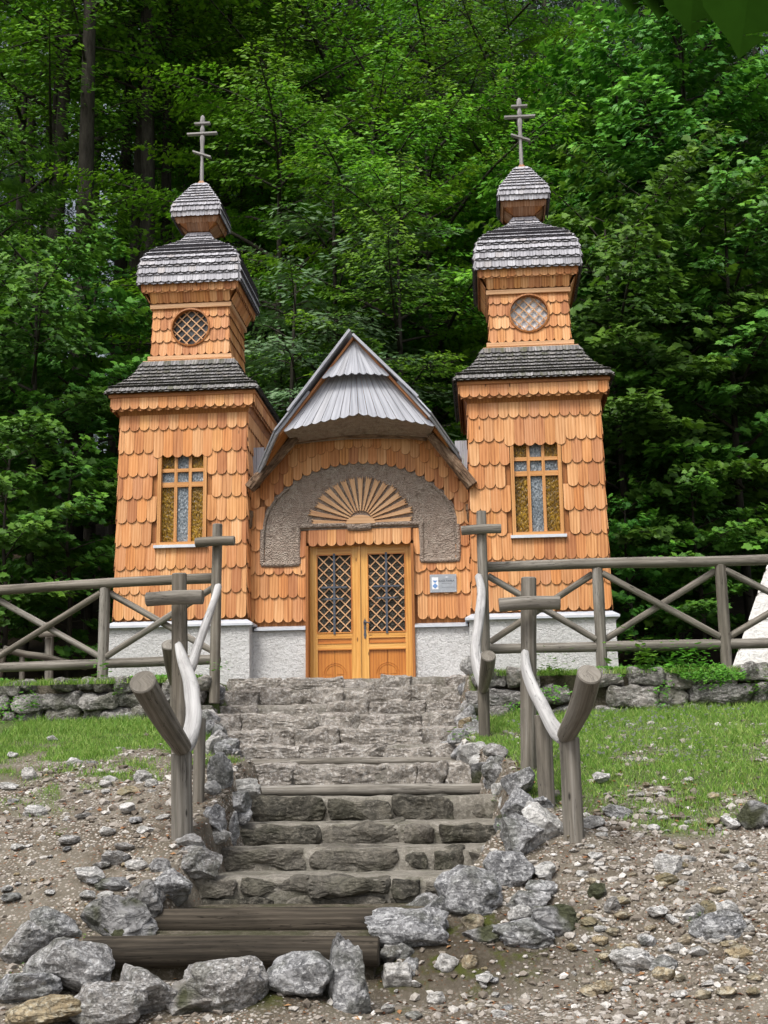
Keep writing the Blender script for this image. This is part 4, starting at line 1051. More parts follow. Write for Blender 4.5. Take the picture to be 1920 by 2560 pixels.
fl_ = fence('rail_fence', 'weathered grey log fence with crossed braces left of the chapel steps', [Vector((-3.27,15.15,0)), Vector((-4.83,ly(-4.83),0)), Vector((-6.45,ly(-6.45),0)), Vector((-8.0,ly(-8),0))], 3.75, 2.74, 0)
tpost(fl_, Vector((-3.27,14.95,2.2)), U(544,1312,14.95), .063, U(541,1358,14.9), .235, .06)

def handrail(label, side, tall, bar, rail, rr, thick, tr, shorts):
    b = shorts[0][0]; t = thing('handrail', label, 'handrail', (b.x, b.y, b.z), 'bent log handrails beside the steps')
    if tall: tpost(t, tall[0], tall[1], tall[2], bar[0], bar[1], bar[2])
    log(t, rail, rr, 'bent_rail', 'log_pale', rough=.24, label='pale bare curved branch')
    log(t, thick, tr, 'end_log', 'log', n=20, rough=.05, label='thick sawn end of the branch')
    for a, c, r in shorts: log(t, [a, a.lerp(c, .5), c], r, 'short_post', n=18)
    return t
handrail('upper right handrail of bent pale branch ending in a log beside the top steps', 1, None, None,
  [U(1196,1440,14.85),U(1204,1480,14.7),U(1198,1550,14.3),U(1189,1620,13.9),U(1198,1680,13.55),U(1208,1718,13.35)], [.042,.048,.055,.06,.065,.05],
  [U(1221,1640,12.9),U(1216,1680,13.1),U(1208,1724,13.35)], [.078,.075,.05], [(U(1211,1850,13.4)-Vector((0,0,.3)),U(1209,1722,13.4),.062)])
handrail('lower right handrail, bent pale branch and cross-shaped post beside the grass', 1,
  (U(1318,1930,11.35)-Vector((0,0,.3)), U(1322,1446,11.3), .072), (U(1323,1514,11.2), .265, .062),
  [U(1312,1632,11.22),U(1318,1680,11.0),U(1340,1735,10.65),U(1372,1795,10.2),U(1395,1830,9.95),U(1412,1846,9.8)], [.035,.045,.055,.055,.06,.055],
  [U(1474,1686,9.1),U(1452,1765,9.4),U(1415,1838,9.78)], [.09,.085,.07],
  [(U(1435,2085,9.8)-Vector((0,0,.3)),U(1423,1846,9.8),.078),(U(1368,2010,10.5)-Vector((0,0,.3)),U(1357,1790,10.5),.07)])
handrail('upper left handrail of pale branch running down from the tall cross-shaped post', -1, None, None,
  [U(546,1466,14.8),U(526,1530,14.4),U(500,1600,14.0),U(478,1665,13.6),U(452,1706,13.4)], [.042,.045,.05,.055,.055],
  [U(424,1612,12.95),U(430,1660,13.15),U(438,1708,13.4)], [.085,.08,.06], [(U(440,1850,13.4)-Vector((0,0,.3)),U(440,1706,13.4),.065)])
handrail('lower left handrail with cross-shaped post and thick sawn log on a stout post', -1,
  (U(450,1960,11.35)-Vector((0,0,.3)), U(449,1436,11.3), .074), (U(443,1500,11.2), .255, .066),
  [U(447,1612,11.25),U(462,1665,11.0),U(479,1725,10.65),U(483,1790,10.2),U(474,1848,9.9),U(462,1874,9.75)], [.035,.055,.068,.07,.065,.05],
  [U(357,1705,8.95),U(398,1778,9.3),U(456,1868,9.75)], [.10,.092,.075],
  [(U(457,2068,9.8)-Vector((0,0,.3)),U(454,1884,9.8),.085),(U(496,1985,10.6)-Vector((0,0,.3)),U(500,1798,10.6),.05)])
# far handrail behind the left fence
bt = U(122, 1700, 20.0); t = thing('handrail', 'small distant cross-shaped post with a curved rail behind the left fence', 'handrail', (bt.x, bt.y, bt.z))
tpost(t, U(122,1720,20.0), U(125,1557,20.0), .07, U(128,1588,19.95), .16, .045)
log(t, [U(10,1622,19.6),U(60,1635,19.8),U(110,1642,19.9),U(160,1655,20.1),U(215,1668,20.4)], .055, 'bent_rail'); log(t, [U(55,1720,19.8),U(55,1638,19.8)], .045, 'short_post'); log(t, [U(-10,1716,19.6),U(8,1625,19.6)], .07, 'short_post')

# ---- white stone monument at the right edge
bl = U(1826, 1655, 17.0); tl_ = U(1921, 1328, 17.6)
ob = thing('monument', 'white stone block monument with sloping sides, cut off by the right edge', 'monument', (bl.x, 16.95, 2.5)); ob.rotation_euler = (0, 0, math.radians(-10))
cxm, cym = bl.x+1.50, 18.4; H0, H1 = 2.45, 8.2; sl = (tl_.x-bl.x)/(tl_.z-bl.z)*.97; hw0 = 1.45+(bl.z-H0)*sl
hwf = lambda z: max(.1, hw0-(z-H0)*sl)
m = MB(); frustum(m, cxm, cym, [(hwf(H0)-.02, H0), (hwf(6.2)-.02, 6.2), (.25, 6.7)])
o = m.build('joints', M['obelisk_joint']); o.parent = ob; o.location = -ob.location
m = MB(); z = H0; rm = random.Random(2)
while z < 6.1:
    h = rm.uniform(.28,.42); h = min(h, 6.2-z)
    for k in range(4):
        Uv, N0 = SIDES[k]; u = -hwf(z); hz = hwf(z)
        while u < hz-.05:
            w_ = rm.uniform(.35,.75); w_ = min(w_, hz-u); w_ = hz-u if hz-u-w_ < .2 else w_; g = .012
            f = lambda a, zz, n: Vector((cxm, cym, zz))+N0*(hwf(zz)+n)+Uv*(max(-hwf(zz), min(hwf(zz), a)))
            a0, a1 = u+g, u+w_-g; zz0, zz1 = z+g, z+h-g; bv = .02
            V = [f(a0,zz0,-.02), f(a1,zz0,-.02), f(a1,zz1,-.02), f(a0,zz1,-.02), f(a0+bv,zz0+bv,.012), f(a1-bv,zz0+bv,.012), f(a1-bv,zz1-bv,.012), f(a0+bv,zz1-bv,.012)]
            m.add(V, [(4,5,6,7),(0,1,5,4),(1,2,6,5),(2,3,7,6),(3,0,4,7)], rm.random()*.4); u += w_
    z += h
o = m.build('stone_blocks', M['obelisk']); o.parent = ob; o.location = -ob.location

# ------------------------------------------------------------------ rocks beside the steps and on the slope
# px, py of the middle, width, height in photo pixels, material, label
BIG = [
 (52,2366,120,104,'rock','big grey rock at the left edge, above the broad flat block'),
 (128,2316,130,84,'rock','sloping grey rock between the left edge and the dark mossy rock'),
 (289,2303,180,108,'rock_moss','dark mossy rock with a pale ridge left of the upper long log step'),
 (417,2236,110,88,'rock','tilted pale-faced rock standing left of the lowest dark stone step'),
 (143,2428,245,140,'rock','broad flat-faced grey block left of the lowest log step'),
 (58,2485,160,84,'rock','long low grey rock at the bottom left edge, below the broad flat block'),
 (88,2545,200,70,'rock_tan','flat yellowish tan rock in the bottom left corner'),
 (262,2520,185,110,'rock','rounded grey rock at the bottom edge, right of the tan rock'),
 (356,2482,160,156,'rock','tall pointed grey rock in front of the left half of the lowest log'),
 (556,2462,200,160,'rock','large rounded pale grey rock in front of the middle of the lowest log'),
 (748,2446,178,140,'rock','large faceted grey rock in front of the right half of the lowest log'),
 (482,2500,130,90,'rock_moss','slanting rock wedged between the pointed rock and the large rounded rock'),
 (843,2362,76,86,'rock_moss','small upright dark rock at the right end of the lowest log'),
 (872,2415,100,104,'rock','cracked bluish grey rock right of the large faceted rock'),
 (1015,2338,190,86,'rock','long ragged rock with bright upper edge right of the upper long log'),
 (1057,2286,92,70,'rock','rough grey rock standing just behind the long ragged rock'),
 (1172,2240,160,118,'rock','craggy light grey rock at the right end of the lowest dark stone step'),
 (1274,2178,122,86,'rock','smooth humped grey rock to the right of the dark steps'),
 (1362,2066,100,104,'rock_pale','large pale pointed rock leaning beside the right post foot'),
 (1308,2100,104,112,'rock','split grey rock leaning against the large pale pointed rock'),
 (1324,2262,118,56,'rock','flat rounded rock on the mossy bank right of the steps'),
 (1298,2290,60,44,'rock_pale','small light blue-grey rock between flat rocks on the mossy bank'),
 (1308,2342,146,66,'rock','wide flat slab on the front lip of the mossy bank'),
 (1388,2312,116,76,'rock_moss','sharp-edged dark slab at the right end of the mossy bank'),
 (1210,2346,104,44,'rock_moss','thin low slab at the left of the mossy bank front'),
 (1355,2232,76,44,'rock','elongated grey stone behind the flat rounded rock on the bank'),
 (1362,2184,56,50,'rock_pale','pale lumpy stone to the right of the humped grey rock'),
 (1182,2312,54,48,'rock_tan','light brown stone tucked above the thin low slab'),
 (1297,2016,84,90,'rock','squat pale grey rock in the rock border beside the upper dark steps'),
 (1236,1936,60,84,'rock','upright dark grey rock in the right border beside the lower thin log'),
 (1296,1960,82,78,'rock','round grey rock in front of the split post on the right border'),
 (1186,1882,76,54,'rock_pale','pale rock at the foot of the upper right short post'),
 (1112,1872,64,52,'rock','blue-grey stone sitting on the step at the right end of the flight'),
 (1355,2010,56,36,'rock','low grey stone between the two lower right posts'),
 (1240,1892,60,40,'rock','small rounded rock just above the upright dark grey rock'),
 (1163,1812,34,38,'rock_tan','pinkish stone on the right edge of the upper steps'),
 (1170,1744,36,50,'rock_pale','upper pale stone on the right edge near the top of the steps'),
 (1174,1784,30,40,'rock','narrow stone below the pale one near the top right of the steps'),
 (547,1932,62,96,'rock','tall dark cracked rock in the left border beside the upper thin log'),
 (600,1980,98,56,'rock_pale','bright white wedge-shaped rock at the left end of the lower thin log'),
 (588,2012,64,54,'rock','grey rock directly below the white wedge-shaped rock'),
 (530,2052,60,64,'rock','rounded pale grey rock left of the middle steps, right of the post foot'),
 (597,2040,62,46,'rock','small rough rock against the left end of the first dark stone step'),
 (540,2094,66,42,'rock_pale','flat pale rock left of the second dark stone step'),
 (474,2160,138,98,'rock','large folded grey rock left of the third dark stone step'),
 (470,2112,78,44,'rock','low grey rock between the post foot and the large folded rock'),
 (583,2080,26,90,'rock','thin upright slab at the left end of the second dark stone step'),
 (519,1787,40,32,'rock_pale','small pale stone left of the upper steps beside the grass'),
 (540,1758,44,36,'rock','grey stone at the top left corner of the steps'),
 (530,1864,46,54,'rock_pale','knobbly pale rock left of the steps above the tall dark cracked rock'),
 (519,1820,34,42,'rock','small upright grey stone behind the left posts beside the steps'),
 (556,1874,46,40,'rock','squarish stone against the left end of the middle light steps'),
 (524,1972,50,38,'rock_pale','broken pale stone left of the white wedge-shaped rock'),
 (355,1944,46,34,'rock_pale','upper of two small white rocks on the slope left of the post'),
 (376,1962,36,28,'rock_pale','lower of two small white rocks on the slope left of the post'),
 (322,1980,66,28,'rock_tan','flat tan stone below the two small white rocks on the left slope'),
 (84,2030,60,32,'rock_pale','white flat stone on the left dirt slope near the edge'),
 (68,1938,36,38,'rock_pale','pale rounded stone on thin grass near the left edge'),
 (130,1847,30,18,'rock_pale','single bright white stone lying in the left grass'),
 (318,1790,62,24,'rock_pale','flat white stone at the foot of the left retaining wall'),
 (282,2148,72,38,'rock','grey stone with a pale top in the middle of the left dirt slope'),
 (337,2167,60,28,'rock_pale','rounded stone right of the grey stone on the left dirt slope'),
 (217,2194,80,40,'rock_pale','cracked whitish stone on the left dirt slope above the mossy rock'),
 (280,2220,98,34,'rock_moss','dark low stone just behind the dark mossy rock on the left'),
 (396,2168,54,38,'rock','stone leaning on the large folded grey rock from the left'),
 (1585,2413,102,60,'rock_pale','pale blocky stone on the path at lower right'),
 (1662,2416,66,40,'rock','dark pointed stone right of the pale blocky stone on the path'),
 (1800,2324,128,72,'rock','large grey rock of the cluster at the right edge path'),
 (1764,2284,54,52,'rock_tan','brownish upright rock of the cluster at the right edge path'),
 (1820,2284,66,46,'rock_pale','pale rock at the back of the cluster at the right edge path'),
 (1677,2166,72,54,'rock_pale','white angular stone lying on the gravel path at right'),
 (1669,2204,58,34,'rock_tan','tan flat stone just below the white angular stone'),
 (1896,2044,90,72,'rock_moss','dark grey rock at the right edge of the picture beside the gravel'),
 (990,2446,74,58,'rock_pale','pointed white stone on dark soil below the long ragged rock'),
 (978,2392,60,50,'rock','small dark grey rock below the long ragged rock'),
 (1116,2418,58,42,'rock_pale','pale stone lying on dark soil under the bank'),
 (1174,2416,42,36,'rock_tan','small tan stone right of the pale one on dark soil under the bank'),
 (1497,2240,48,46,'rock_moss','dark stone sticking out of the gravel right of the bank'),
 (1535,2272,44,42,'rock_moss','small dark stone lower right of the other one in the gravel'),
 (1692,2376,52,28,'rock_pale','oval cream pebble on the lower right path'),
 (1624,2358,46,28,'rock','small grey flat stone above the pale blocky stone on the path'),
 (1858,2390,72,40,'rock_tan','brown stone near the right edge below the cluster'),
 (1480,2058,64,34,'rock_pale','pale stone in the gravel right of the lowest right post'),
 (1545,2030,70,36,'rock','bluish flat stone in the upper gravel of the right path'),
 (1090,2500,44,28,'rock_pale','little pale stone on the earth at the bottom centre right')]
for i, (px, py, w_, h_, mt, lb) in enumerate(BIG):
    foot = hit(px, py+h_*.42)
    if i in (12, 13): foot = U(px, py+h_*.42, (8.12, 8.05)[i-12]); lift_ = foot.z-gz(foot.x, foot.y, False); foot.z -= lift_
    k = foot.y/F_PX; W, H = w_*k*1.04, h_*k*1.05
    if H > W*.95: D = W*1.0
    else: D = max(H*1.0, W*.7)
    if i in (8, 9, 10, 12): H *= .80
    if i in (12, 13): H += max(0, lift_)+.03
    if i in (14, 15): H *= 1.15; W *= 1.05
    n_ = 5 if w_ > 95 else 4 if w_ > 45 else 3
    rock('rock', (foot.x, foot.y+D*.30, foot.z-H*.16), (W, D, H*1.2), 100+i, mt, None, 12 if w_ > 60 else 9, .09, n_, label=lb, cat='rock', group='rocks beside the steps and on the slope')
# smaller border stones filling both edges of the flight
rb = random.Random(9)
for side in (0, 1):
    src = []
    for i in range(37):
        Y = 8.5+i*.205+rb.uniform(-.06,.06); X = float(np.interp(Y, sy, sxr))+rb.uniform(.02,.16) if side else float(np.interp(Y, sy, sxl))-rb.uniform(.02,.16)
        z = float(ground(np.array([X+(.14 if side else -.14)]), np.array([Y]), False)[0]); zz = float(np.interp(Y, sy, sz)); s_ = rb.uniform(.14,.30)
        rock('border_stone', (X, Y, min(z, zz)-.10), (s_, s_*rb.uniform(.7,1.1), s_*rb.uniform(.8,1.15)+.03), 900+i+side*50, rb.choice(['rock','rock','rock_pale','rock_moss']), None, 10, .09, 4 if Y < 12 else 3,
             label='rough grey stone filling in the %s border of the staircase between bigger rocks' % ('right' if side else 'left'), cat='stone', group='small border stones %s of the steps' % ('right' if side else 'left'))
# small loose stones
rs = random.Random(21)
for reg, (x0, x1, y0, y1), cnt, lb in (
    ('r', (1420,1910,1950,2500), 130, 'fist-sized pale stone lying loose on the gravel path right of the steps'),
    ('l', (10,420,1880,2270), 55, 'fist-sized stone lying loose on the dirt slope left of the steps'),
    ('c', (960,1400,2420,2550), 22, 'fist-sized stone lying loose on dark soil below the right bank')):
    protos = []
    for i in range(cnt):
        px, py = rs.uniform(x0, x1), rs.uniform(y0, y1); f = hit(px, py); s = rs.uniform(.04, .11)*(1 if rs.random() < .8 else 1.7)*(1.25 if f.y > 9.5 else 1)
        if len(protos) < 9:
            o = rock('loose_stone', (f.x, f.y, f.z-s*.15), (s, s*rs.uniform(.7,1), s*rs.uniform(.4,.7)), 500+i+x0, rs.choice(['rock_pale','rock_pale','rock','rock_tan']), None, 8, .08, 3, label=lb, cat='stone', group='loose stones '+('on the right path' if reg == 'r' else 'on the left slope' if reg == 'l' else 'below the right bank'))
            protos.append(o)
        else:
            o = protos[i % 9].copy(); COL.objects.link(o); k = rs.uniform(.6, 1.3); o.location = (f.x, f.y, f.z-.01); o.rotation_euler = (rs.uniform(-.3,.3), 0, rs.uniform(0,6.28)); o.scale = (k, k, k)

# ---- gravel
def gravel():
    r = np.random.RandomState(3); V0, F0 = ICO[1]; n = 26000
    X = r.uniform(-4.2, 4.2, n*2); Y = 7.4+(r.rand(n*2)**1.25)*6.4
    g = grass_mask(X, Y); xl = np.interp(Y, sy, sxl); xr = np.interp(Y, sy, sxr)
    ins = (X > xl+.0) & (X < xr-.0) & (Y > 8.5)
    dens = np.where(X > .2, .72, .26)*np.clip(.06+2.6*(fbm(X*1.3, Y*1.3, 4)+.28), .05, 1.4); ok = (r.rand(n*2) < dens*(1-g*.85)) & ~ins & (Y < 14.8)
    X, Y = X[ok][:n], Y[ok][:n]; n = len(X); s = (.0055+.030*r.rand(n)**3.4)*np.where(Y > 10, 1.25, 1.0); Z = ground(X, Y)
    jit = 1+.28*r.randn(n, len(V0), 1); A = V0[None]*np.clip(jit, .55, 1.5)
    sc = np.stack([s*r.uniform(.8,1.4,n), s*r.uniform(.8,1.3,n), s*r.uniform(.4,.85,n)], 1)[:, None]
    a = r.rand(n)*6.28; c, q = np.cos(a), np.sin(a); B = A*sc
    x = B[..., 0]*c[:, None]-B[..., 1]*q[:, None]; y = B[..., 0]*q[:, None]+B[..., 1]*c[:, None]
    V = np.stack([x+X[:, None], y+Y[:, None], B[..., 2]+(Z+s*.12)[:, None]], -1).reshape(-1, 3)
    Fc = (F0[None]+(np.arange(n)*len(V0))[:, None, None]).reshape(-1, 3)
    k = NT('gravel_stones', .9, .2); ri = k.n('ShaderNodeNewGeometry').outputs['Random Per Island']; v = k.n('ShaderNodeTexCoord').outputs['Object']
    col = k.ramp(ri, [(0, (.11,.092,.074)), (.3, (.21,.185,.155)), (.62, (.33,.30,.27)), (.85, (.45,.43,.40)), (1, (.64,.625,.60))])
    nz = k.noise(v, 60, 4); col = k.mix(k.ramp(nz, [(.4, .35), (.6, 0.0)]), col, (.16,.13,.10)); k.done(col, k.bump(nz, .5, .01))
    return tag(np_mesh('gravel', V, Fc, k.m), kind='stuff', label='loose pale gravel scattered over the slope', cat='gravel')
gravel()
def litter():
    """dead brown leaves and twigs fallen on soil"""
    r = np.random.RandomState(8); n = 2400; X = r.uniform(-4.2, 4.2, n); Y = 7.6+r.rand(n)*4.2; xl = np.interp(Y, sy, sxl); xr = np.interp(Y, sy, sxr)
    ok = ~((X > xl) & (X < xr) & (Y > 8.5)); X, Y = X[ok], Y[ok]; n = len(X); Z = ground(X, Y)+.008; a = r.rand(n)*6.28; L = r.uniform(.012,.03,n); W = L*r.uniform(.25,.6,n)
    d = np.stack([np.cos(a), np.sin(a), r.uniform(-.3,.3,n)], 1); e = np.stack([-np.sin(a), np.cos(a), r.uniform(-.5,.5,n)], 1); P = np.stack([X, Y, Z], 1)
    V = np.stack([P-d*L[:,None], P+e*W[:,None]+[0,0,.004], P+d*L[:,None], P-e*W[:,None]+[0,0,.006]], 1).reshape(-1, 3); Fc = np.arange(4*n).reshape(-1, 4)
    k = NT('dead_leaves', .8, .2); ri = k.n('ShaderNodeNewGeometry').outputs['Random Per Island']; k.done(k.ramp(ri, [(0, (.09,.035,.018)), (.5, (.20,.085,.04)), (1, (.33,.19,.09))]))
    tag(np_mesh('leaf_litter', V, Fc, k.m), kind='stuff', label='dead brown leaves fallen on the bare soil', cat='leaf litter')
litter()

# ---- grass
def grass():
    r = np.random.RandomState(4); n = 210000; X = r.uniform(-5.5, 5.0, n); Y = r.uniform(8.6, 15.0, n); g = grass_mask(X, Y)
    ok = r.rand(n) < g**1.5*(.45+.9*np.clip(fbm(X*2.5, Y*2.5, 3)+.5, 0, 1)); X, Y = X[ok], Y[ok]
    # fringe on the terraces
    m = 26000; X2 = r.uniform(-7, 5, m); Y2 = r.uniform(14.86, 15.9, m); ok2 = ((X2 < -3.5) | (X2 > -.05)) & (fbm(X2*2, Y2*2, 3) > -.12); X2, Y2 = X2[ok2], Y2[ok2]
    X = np.concatenate([X, X2]); Y = np.concatenate([Y, Y2]); n = len(X)
    Z = ground(X, Y); Z = np.where((Y > 14.8), np.maximum(Z, 2.46), Z); Z = np.where((Y > 14.8) & (Y < 15), 2.46, Z)
    H = r.uniform(.025, .065, n)*(1+.9*np.clip(fbm(X*3, Y*3, 2)*2, 0, 1)); H = np.where(Y > 14.8, H*1.25, H)*np.where((Y > 13.9) & (Y < 14.8), 1.5, 1); a = r.rand(n)*6.28; b = a+r.uniform(-1,1,n); w_ = r.uniform(.0028,.0055,n)
    P = np.stack([X, Y, Z-.01], 1); e = np.stack([np.cos(a), np.sin(a), 0*a], 1)*w_[:, None]; ln = np.stack([np.cos(b), np.sin(b), 0*a], 1)*(H*r.uniform(.1,.9,n))[:, None]; up = np.stack([0*a, 0*a, H], 1)
    V = np.stack([P-e, P+e, P+e*.7+up*.6+ln*.35, P-e*.7+up*.6+ln*.35, P+up+ln], 1).reshape(-1, 3)
    b0 = np.arange(n)*5; Fq_ = np.concatenate([np.stack([b0, b0+1, b0+2, b0+3], 1), np.stack([b0+3, b0+2, b0+4, b0+4], 1)])
    # quads, then tip triangles as separate triangles
    me = bpy.data.meshes.new('grass'); quads = Fq_[:n]; tris = Fq_[n:][:, :3]
    me.vertices.add(len(V)); me.vertices.foreach_set('co', V.astype(np.float32).ravel()); me.loops.add(4*n+3*n); me.loops.foreach_set('vertex_index', np.concatenate([quads.ravel(), tris.ravel()]).astype(np.int32))
    me.polygons.add(2*n); me.polygons.foreach_set('loop_start', np.concatenate([np.arange(n)*4, 4*n+np.arange(n)*3]).astype(np.int32)); me.polygons.foreach_set('loop_total', np.concatenate([np.full(n, 4), np.full(n, 3)]).astype(np.int32)); me.update(calc_edges=True)
    me.materials.append(M['grass']); o = bpy.data.objects.new('grass', me); COL.objects.link(o); tag(o, kind='stuff', label='short green grass of the meadows on both sides of the steps', cat='grass')
grass()
def daisies():
    r = np.random.RandomState(6); n = 2600; X = np.concatenate([r.uniform(.2, 4.2, n), r.uniform(-5.5, -2.9, n)]); Y = np.concatenate([r.uniform(11.4, 14.7, n), r.uniform(12.8, 14.8, n)]); g = grass_mask(X, Y)
    ok = (g > .75) & (fbm(X*1.2+5, Y*1.2, 3) > .0); X, Y = X[ok][:800], Y[ok][:800]; n = len(X); Z = ground(X, Y)+r.uniform(.045,.085,n)
    K = 8; a = np.arange(K)*2*math.pi/K; s = r.uniform(.009,.015,n); tx = r.uniform(-.5,.5,n)
    V = np.stack([X[:,None]+np.cos(a)*s[:,None], Y[:,None]+np.sin(a)*s[:,None]*.8, Z[:,None]+np.sin(a)*s[:,None]*(.5+tx[:,None])*-1], -1).reshape(-1, 3); Fc = np.arange(n*K).reshape(n, K)
    tag(np_mesh('daisies', V, Fc, M['white']), kind='stuff', label='tiny white daisies dotted through the grass', cat='flowers')
daisies()

# ---- leaves: shapes and foliage builder
SH = {  # outline in (along, across)
 'maple': [(0,0),(.10,.30),(.02,.52),(.32,.42),(.52,.50),(.60,.26),(1.0,.0),(.60,-.26),(.52,-.50),(.32,-.42),(.02,-.52),(.10,-.30)],
 'beech': [(0,0),(.3,.28),(.65,.25),(1,0),(.65,-.25),(.3,-.28)],
 'ash':   [(0,0),(.35,.17),(.7,.14),(1,0),(.7,-.14),(.35,-.17)],
 'needle':[(0,0),(.4,.10),(1,.0),(.4,-.10)],
 'weed':  [(0,0),(.25,.16),(.6,.24),(1,0),(.6,-.24),(.25,-.16)]}
def leaf_mesh(name, P, D, Nn, S_, shape, mat, tip=None, fold=.12, link=False):
    """one small flat leaf at each point P, pointing along D, facing Nn, of length S_"""
    D = D/np.linalg.norm(D, axis=1, keepdims=True); E_ = np.cross(Nn, D); E_ /= np.linalg.norm(E_, axis=1, keepdims=True)+1e-9; N2 = np.cross(D, E_)
    o = np.array(SH[shape]); K = len(o); n = len(P)
    V = P[:,None]+(D[:,None]*o[None,:,0:1]+E_[:,None]*o[None,:,1:2]-N2[:,None]*(np.abs(o[None,:,1:2])*fold*2+o[None,:,0:1]**2*fold))*S_[:,None,None]
    return np_mesh(name, V.reshape(-1, 3), np.arange(n*K).reshape(n, K), mat, attrs={'tip': ('FACE', tip if tip is not None else np.zeros(n))}, link=link)

def crown_data(seed, H, base, R, nb, prof, sub, spacing, lsize, shape, droop=.5, up=.25, flat=.06, start=.2):
    """branches leave the trunk, carry flat sprays of twigs, and the twigs carry leaves"""
    r = np.random.RandomState(seed); limbs = []; PP = []; DD = []; NNl = []; SS = []; TT = []
    for i in range(nb):
        f = (i+r.rand())/nb; h = base+(H-base)*f**.92; L = R*prof(f)*r.uniform(.7, 1.15); 
        if L < .25: continue
        az_ = i*2.39996+r.uniform(-.35,.35); d = np.array([math.cos(az_), math.sin(az_), 0]); sd = np.array([-d[1], d[0], 0])
        u = up+.55*f**2+r.uniform(-.12,.12); bend = r.uniform(-.15,.15)
        pos = lambda t: np.array([0,0,h])+d*L*t+sd*L*bend*t*t+np.array([0,0,L*(u*t-droop*.6*t*t)])
        limbs.append([tuple(pos(t)) for t in (0,.33,.66,1.0)])
        ns = max(3, int(sub*L))
        for j in range(ns):
            t = start+(1-start)*(j+r.rand()*.6)/ns; p0 = pos(t); s = 1 if j % 2 else -1
            tl = max(.12, L*.42*(1.12-t)*r.uniform(.6,1.2)); tw = d*r.uniform(.5,.9)+sd*s*r.uniform(.6,1.1)+np.array([0,0,r.uniform(-.15,.22)]); tw /= np.linalg.norm(tw)
            if L > 1.2: limbs.append([tuple(p0), tuple(p0+tw*tl*.5), tuple(p0+tw*tl-np.array([0,0,tl*.12]))])
            m = max(3, int(tl/spacing*2)); q = r.rand(m)**.8
            P = p0+tw*tl*q[:,None]+np.stack([0*q,0*q,-tl*.14*q*q], 1); sw = np.cross([0,0,1], tw); sw /= np.linalg.norm(sw)
            side = r.choice([-1,1], m); P = P+sw*(side*r.uniform(.0,.14,m)*(lsize/.12))[:,None]+r.randn(m,3)*[flat*.5,flat*.5,flat]
            Dd = tw+sw*(side*r.uniform(.3,1.3,m))[:,None]+r.randn(m,3)*.2+[0,0,-.28]
            Nv = np.stack([r.randn(m)*.42, r.randn(m)*.42, np.ones(m)*.8], 1)+d*.65
            PP.append(P); DD.append(Dd); NNl.append(Nv); SS.append(lsize*r.uniform(.65,1.2,m)); TT.append(np.clip((t-.55)*1.3+(q-.4)*.7, 0, 1)*r.uniform(.3,1,m)*(.35+.65*f))
    return limbs, np.concatenate(PP), np.concatenate(DD), np.concatenate(NNl), np.concatenate(SS), np.concatenate(TT)
def tree_proto(seed, H, base, R, nb, prof, sub, spacing, lsize, shape, mat, trunk_r, **kw):
    limbs, P, D, Nn, S_, T_ = crown_data(seed, H, base, R, nb, prof, sub, spacing, lsize, shape, **kw)
    cr = leaf_mesh('crown', P, D, Nn, S_, shape, M[mat], T_)
    r = random.Random(seed); m = MB(); bx, by = r.uniform(-.3,.3), r.uniform(-.3,.3)
    m.tube([(0,0,-1.0),(bx*.3,by*.3,H*.3),(-bx*.4,by*.3,H*.62),(0,0,H*.98)], [trunk_r*1.15,trunk_r*.85,trunk_r*.5,.02], 10, .5, .08, False, seed, 5)
    for lb in limbs:
        big = len(lb) == 4; L = (Vector(lb[-1])-Vector(lb[0])).length
        m.tube(lb, [max(.012, L*.012), .006] if len(lb) == 2 else ([max(.012,L*.011),max(.009,L*.007),max(.006,L*.004),.003] if big else [.005,.004,.002]), 4 if big else 3, .5, .0, False, 1, 2 if big else 1)
    tr = m.build('trunk', M['trunk']); COL.objects.unlink(tr)
    return cr, tr, len(P)
oval = lambda f: .45+.75*math.sin(math.pi*min(1, f*.85+.12))**.8 if f < .97 else .25
cone = lambda f: (1-f)**.85+.03
bush = lambda f: .75+.35*math.sin(math.pi*f)-.55*f*f
PR = {
 'maple_tall': tree_proto(1, 15, .8, 4.2, 44, oval, 6.5, .075, .185, 'maple', 'maple', .16, droop=.5, up=.30, flat=.04),
 'maple_mid':  tree_proto(2, 8.5, .4, 2.8, 34, oval, 8, .065, .16, 'maple', 'maple', .09, droop=.45, up=.3, flat=.035),
 'maple_low':  tree_proto(3, 4.2, .15, 1.9, 24, bush, 9.5, .06, .14, 'maple', 'maple', .05, droop=.4, up=.3, flat=.03),
 'beech_tall': tree_proto(4, 19, 2.5, 5.2, 44, oval, 6.0, .06, .13, 'beech', 'beech', .22, droop=.55, up=.30, flat=.03),
 'beech_mid':  tree_proto(5, 11, 1.0, 4.0, 32, oval, 7.5, .05, .115, 'beech', 'beech', .12, droop=.55, up=.30, flat=.025),
 'ash_mid':    tree_proto(6, 7.5, .3, 3.0, 38, bush, 8.0, .06, .14, 'ash', 'ash', .09, droop=.8, up=.35, flat=.04),
 'spruce':     tree_proto(7, 24, 2.0, 3.8, 130, cone, 8, .045, .15, 'needle', 'needle', .25, droop=.5, up=-.10, flat=.03, start=.1),
 'beech_open': tree_proto(9, 19, 4.0, 4.8, 30, oval, 5, .06, .13, 'beech', 'beech', .20, droop=.5, up=.28, flat=.03),
 'bare_tall':  tree_proto(8, 24, 12.0, 4.0, 32, oval, 4.6, .07, .14, 'beech', 'beech', .24, droop=.4, up=.3, flat=.04),
}
print('leaves', {k: v[2] for k, v in PR.items()})
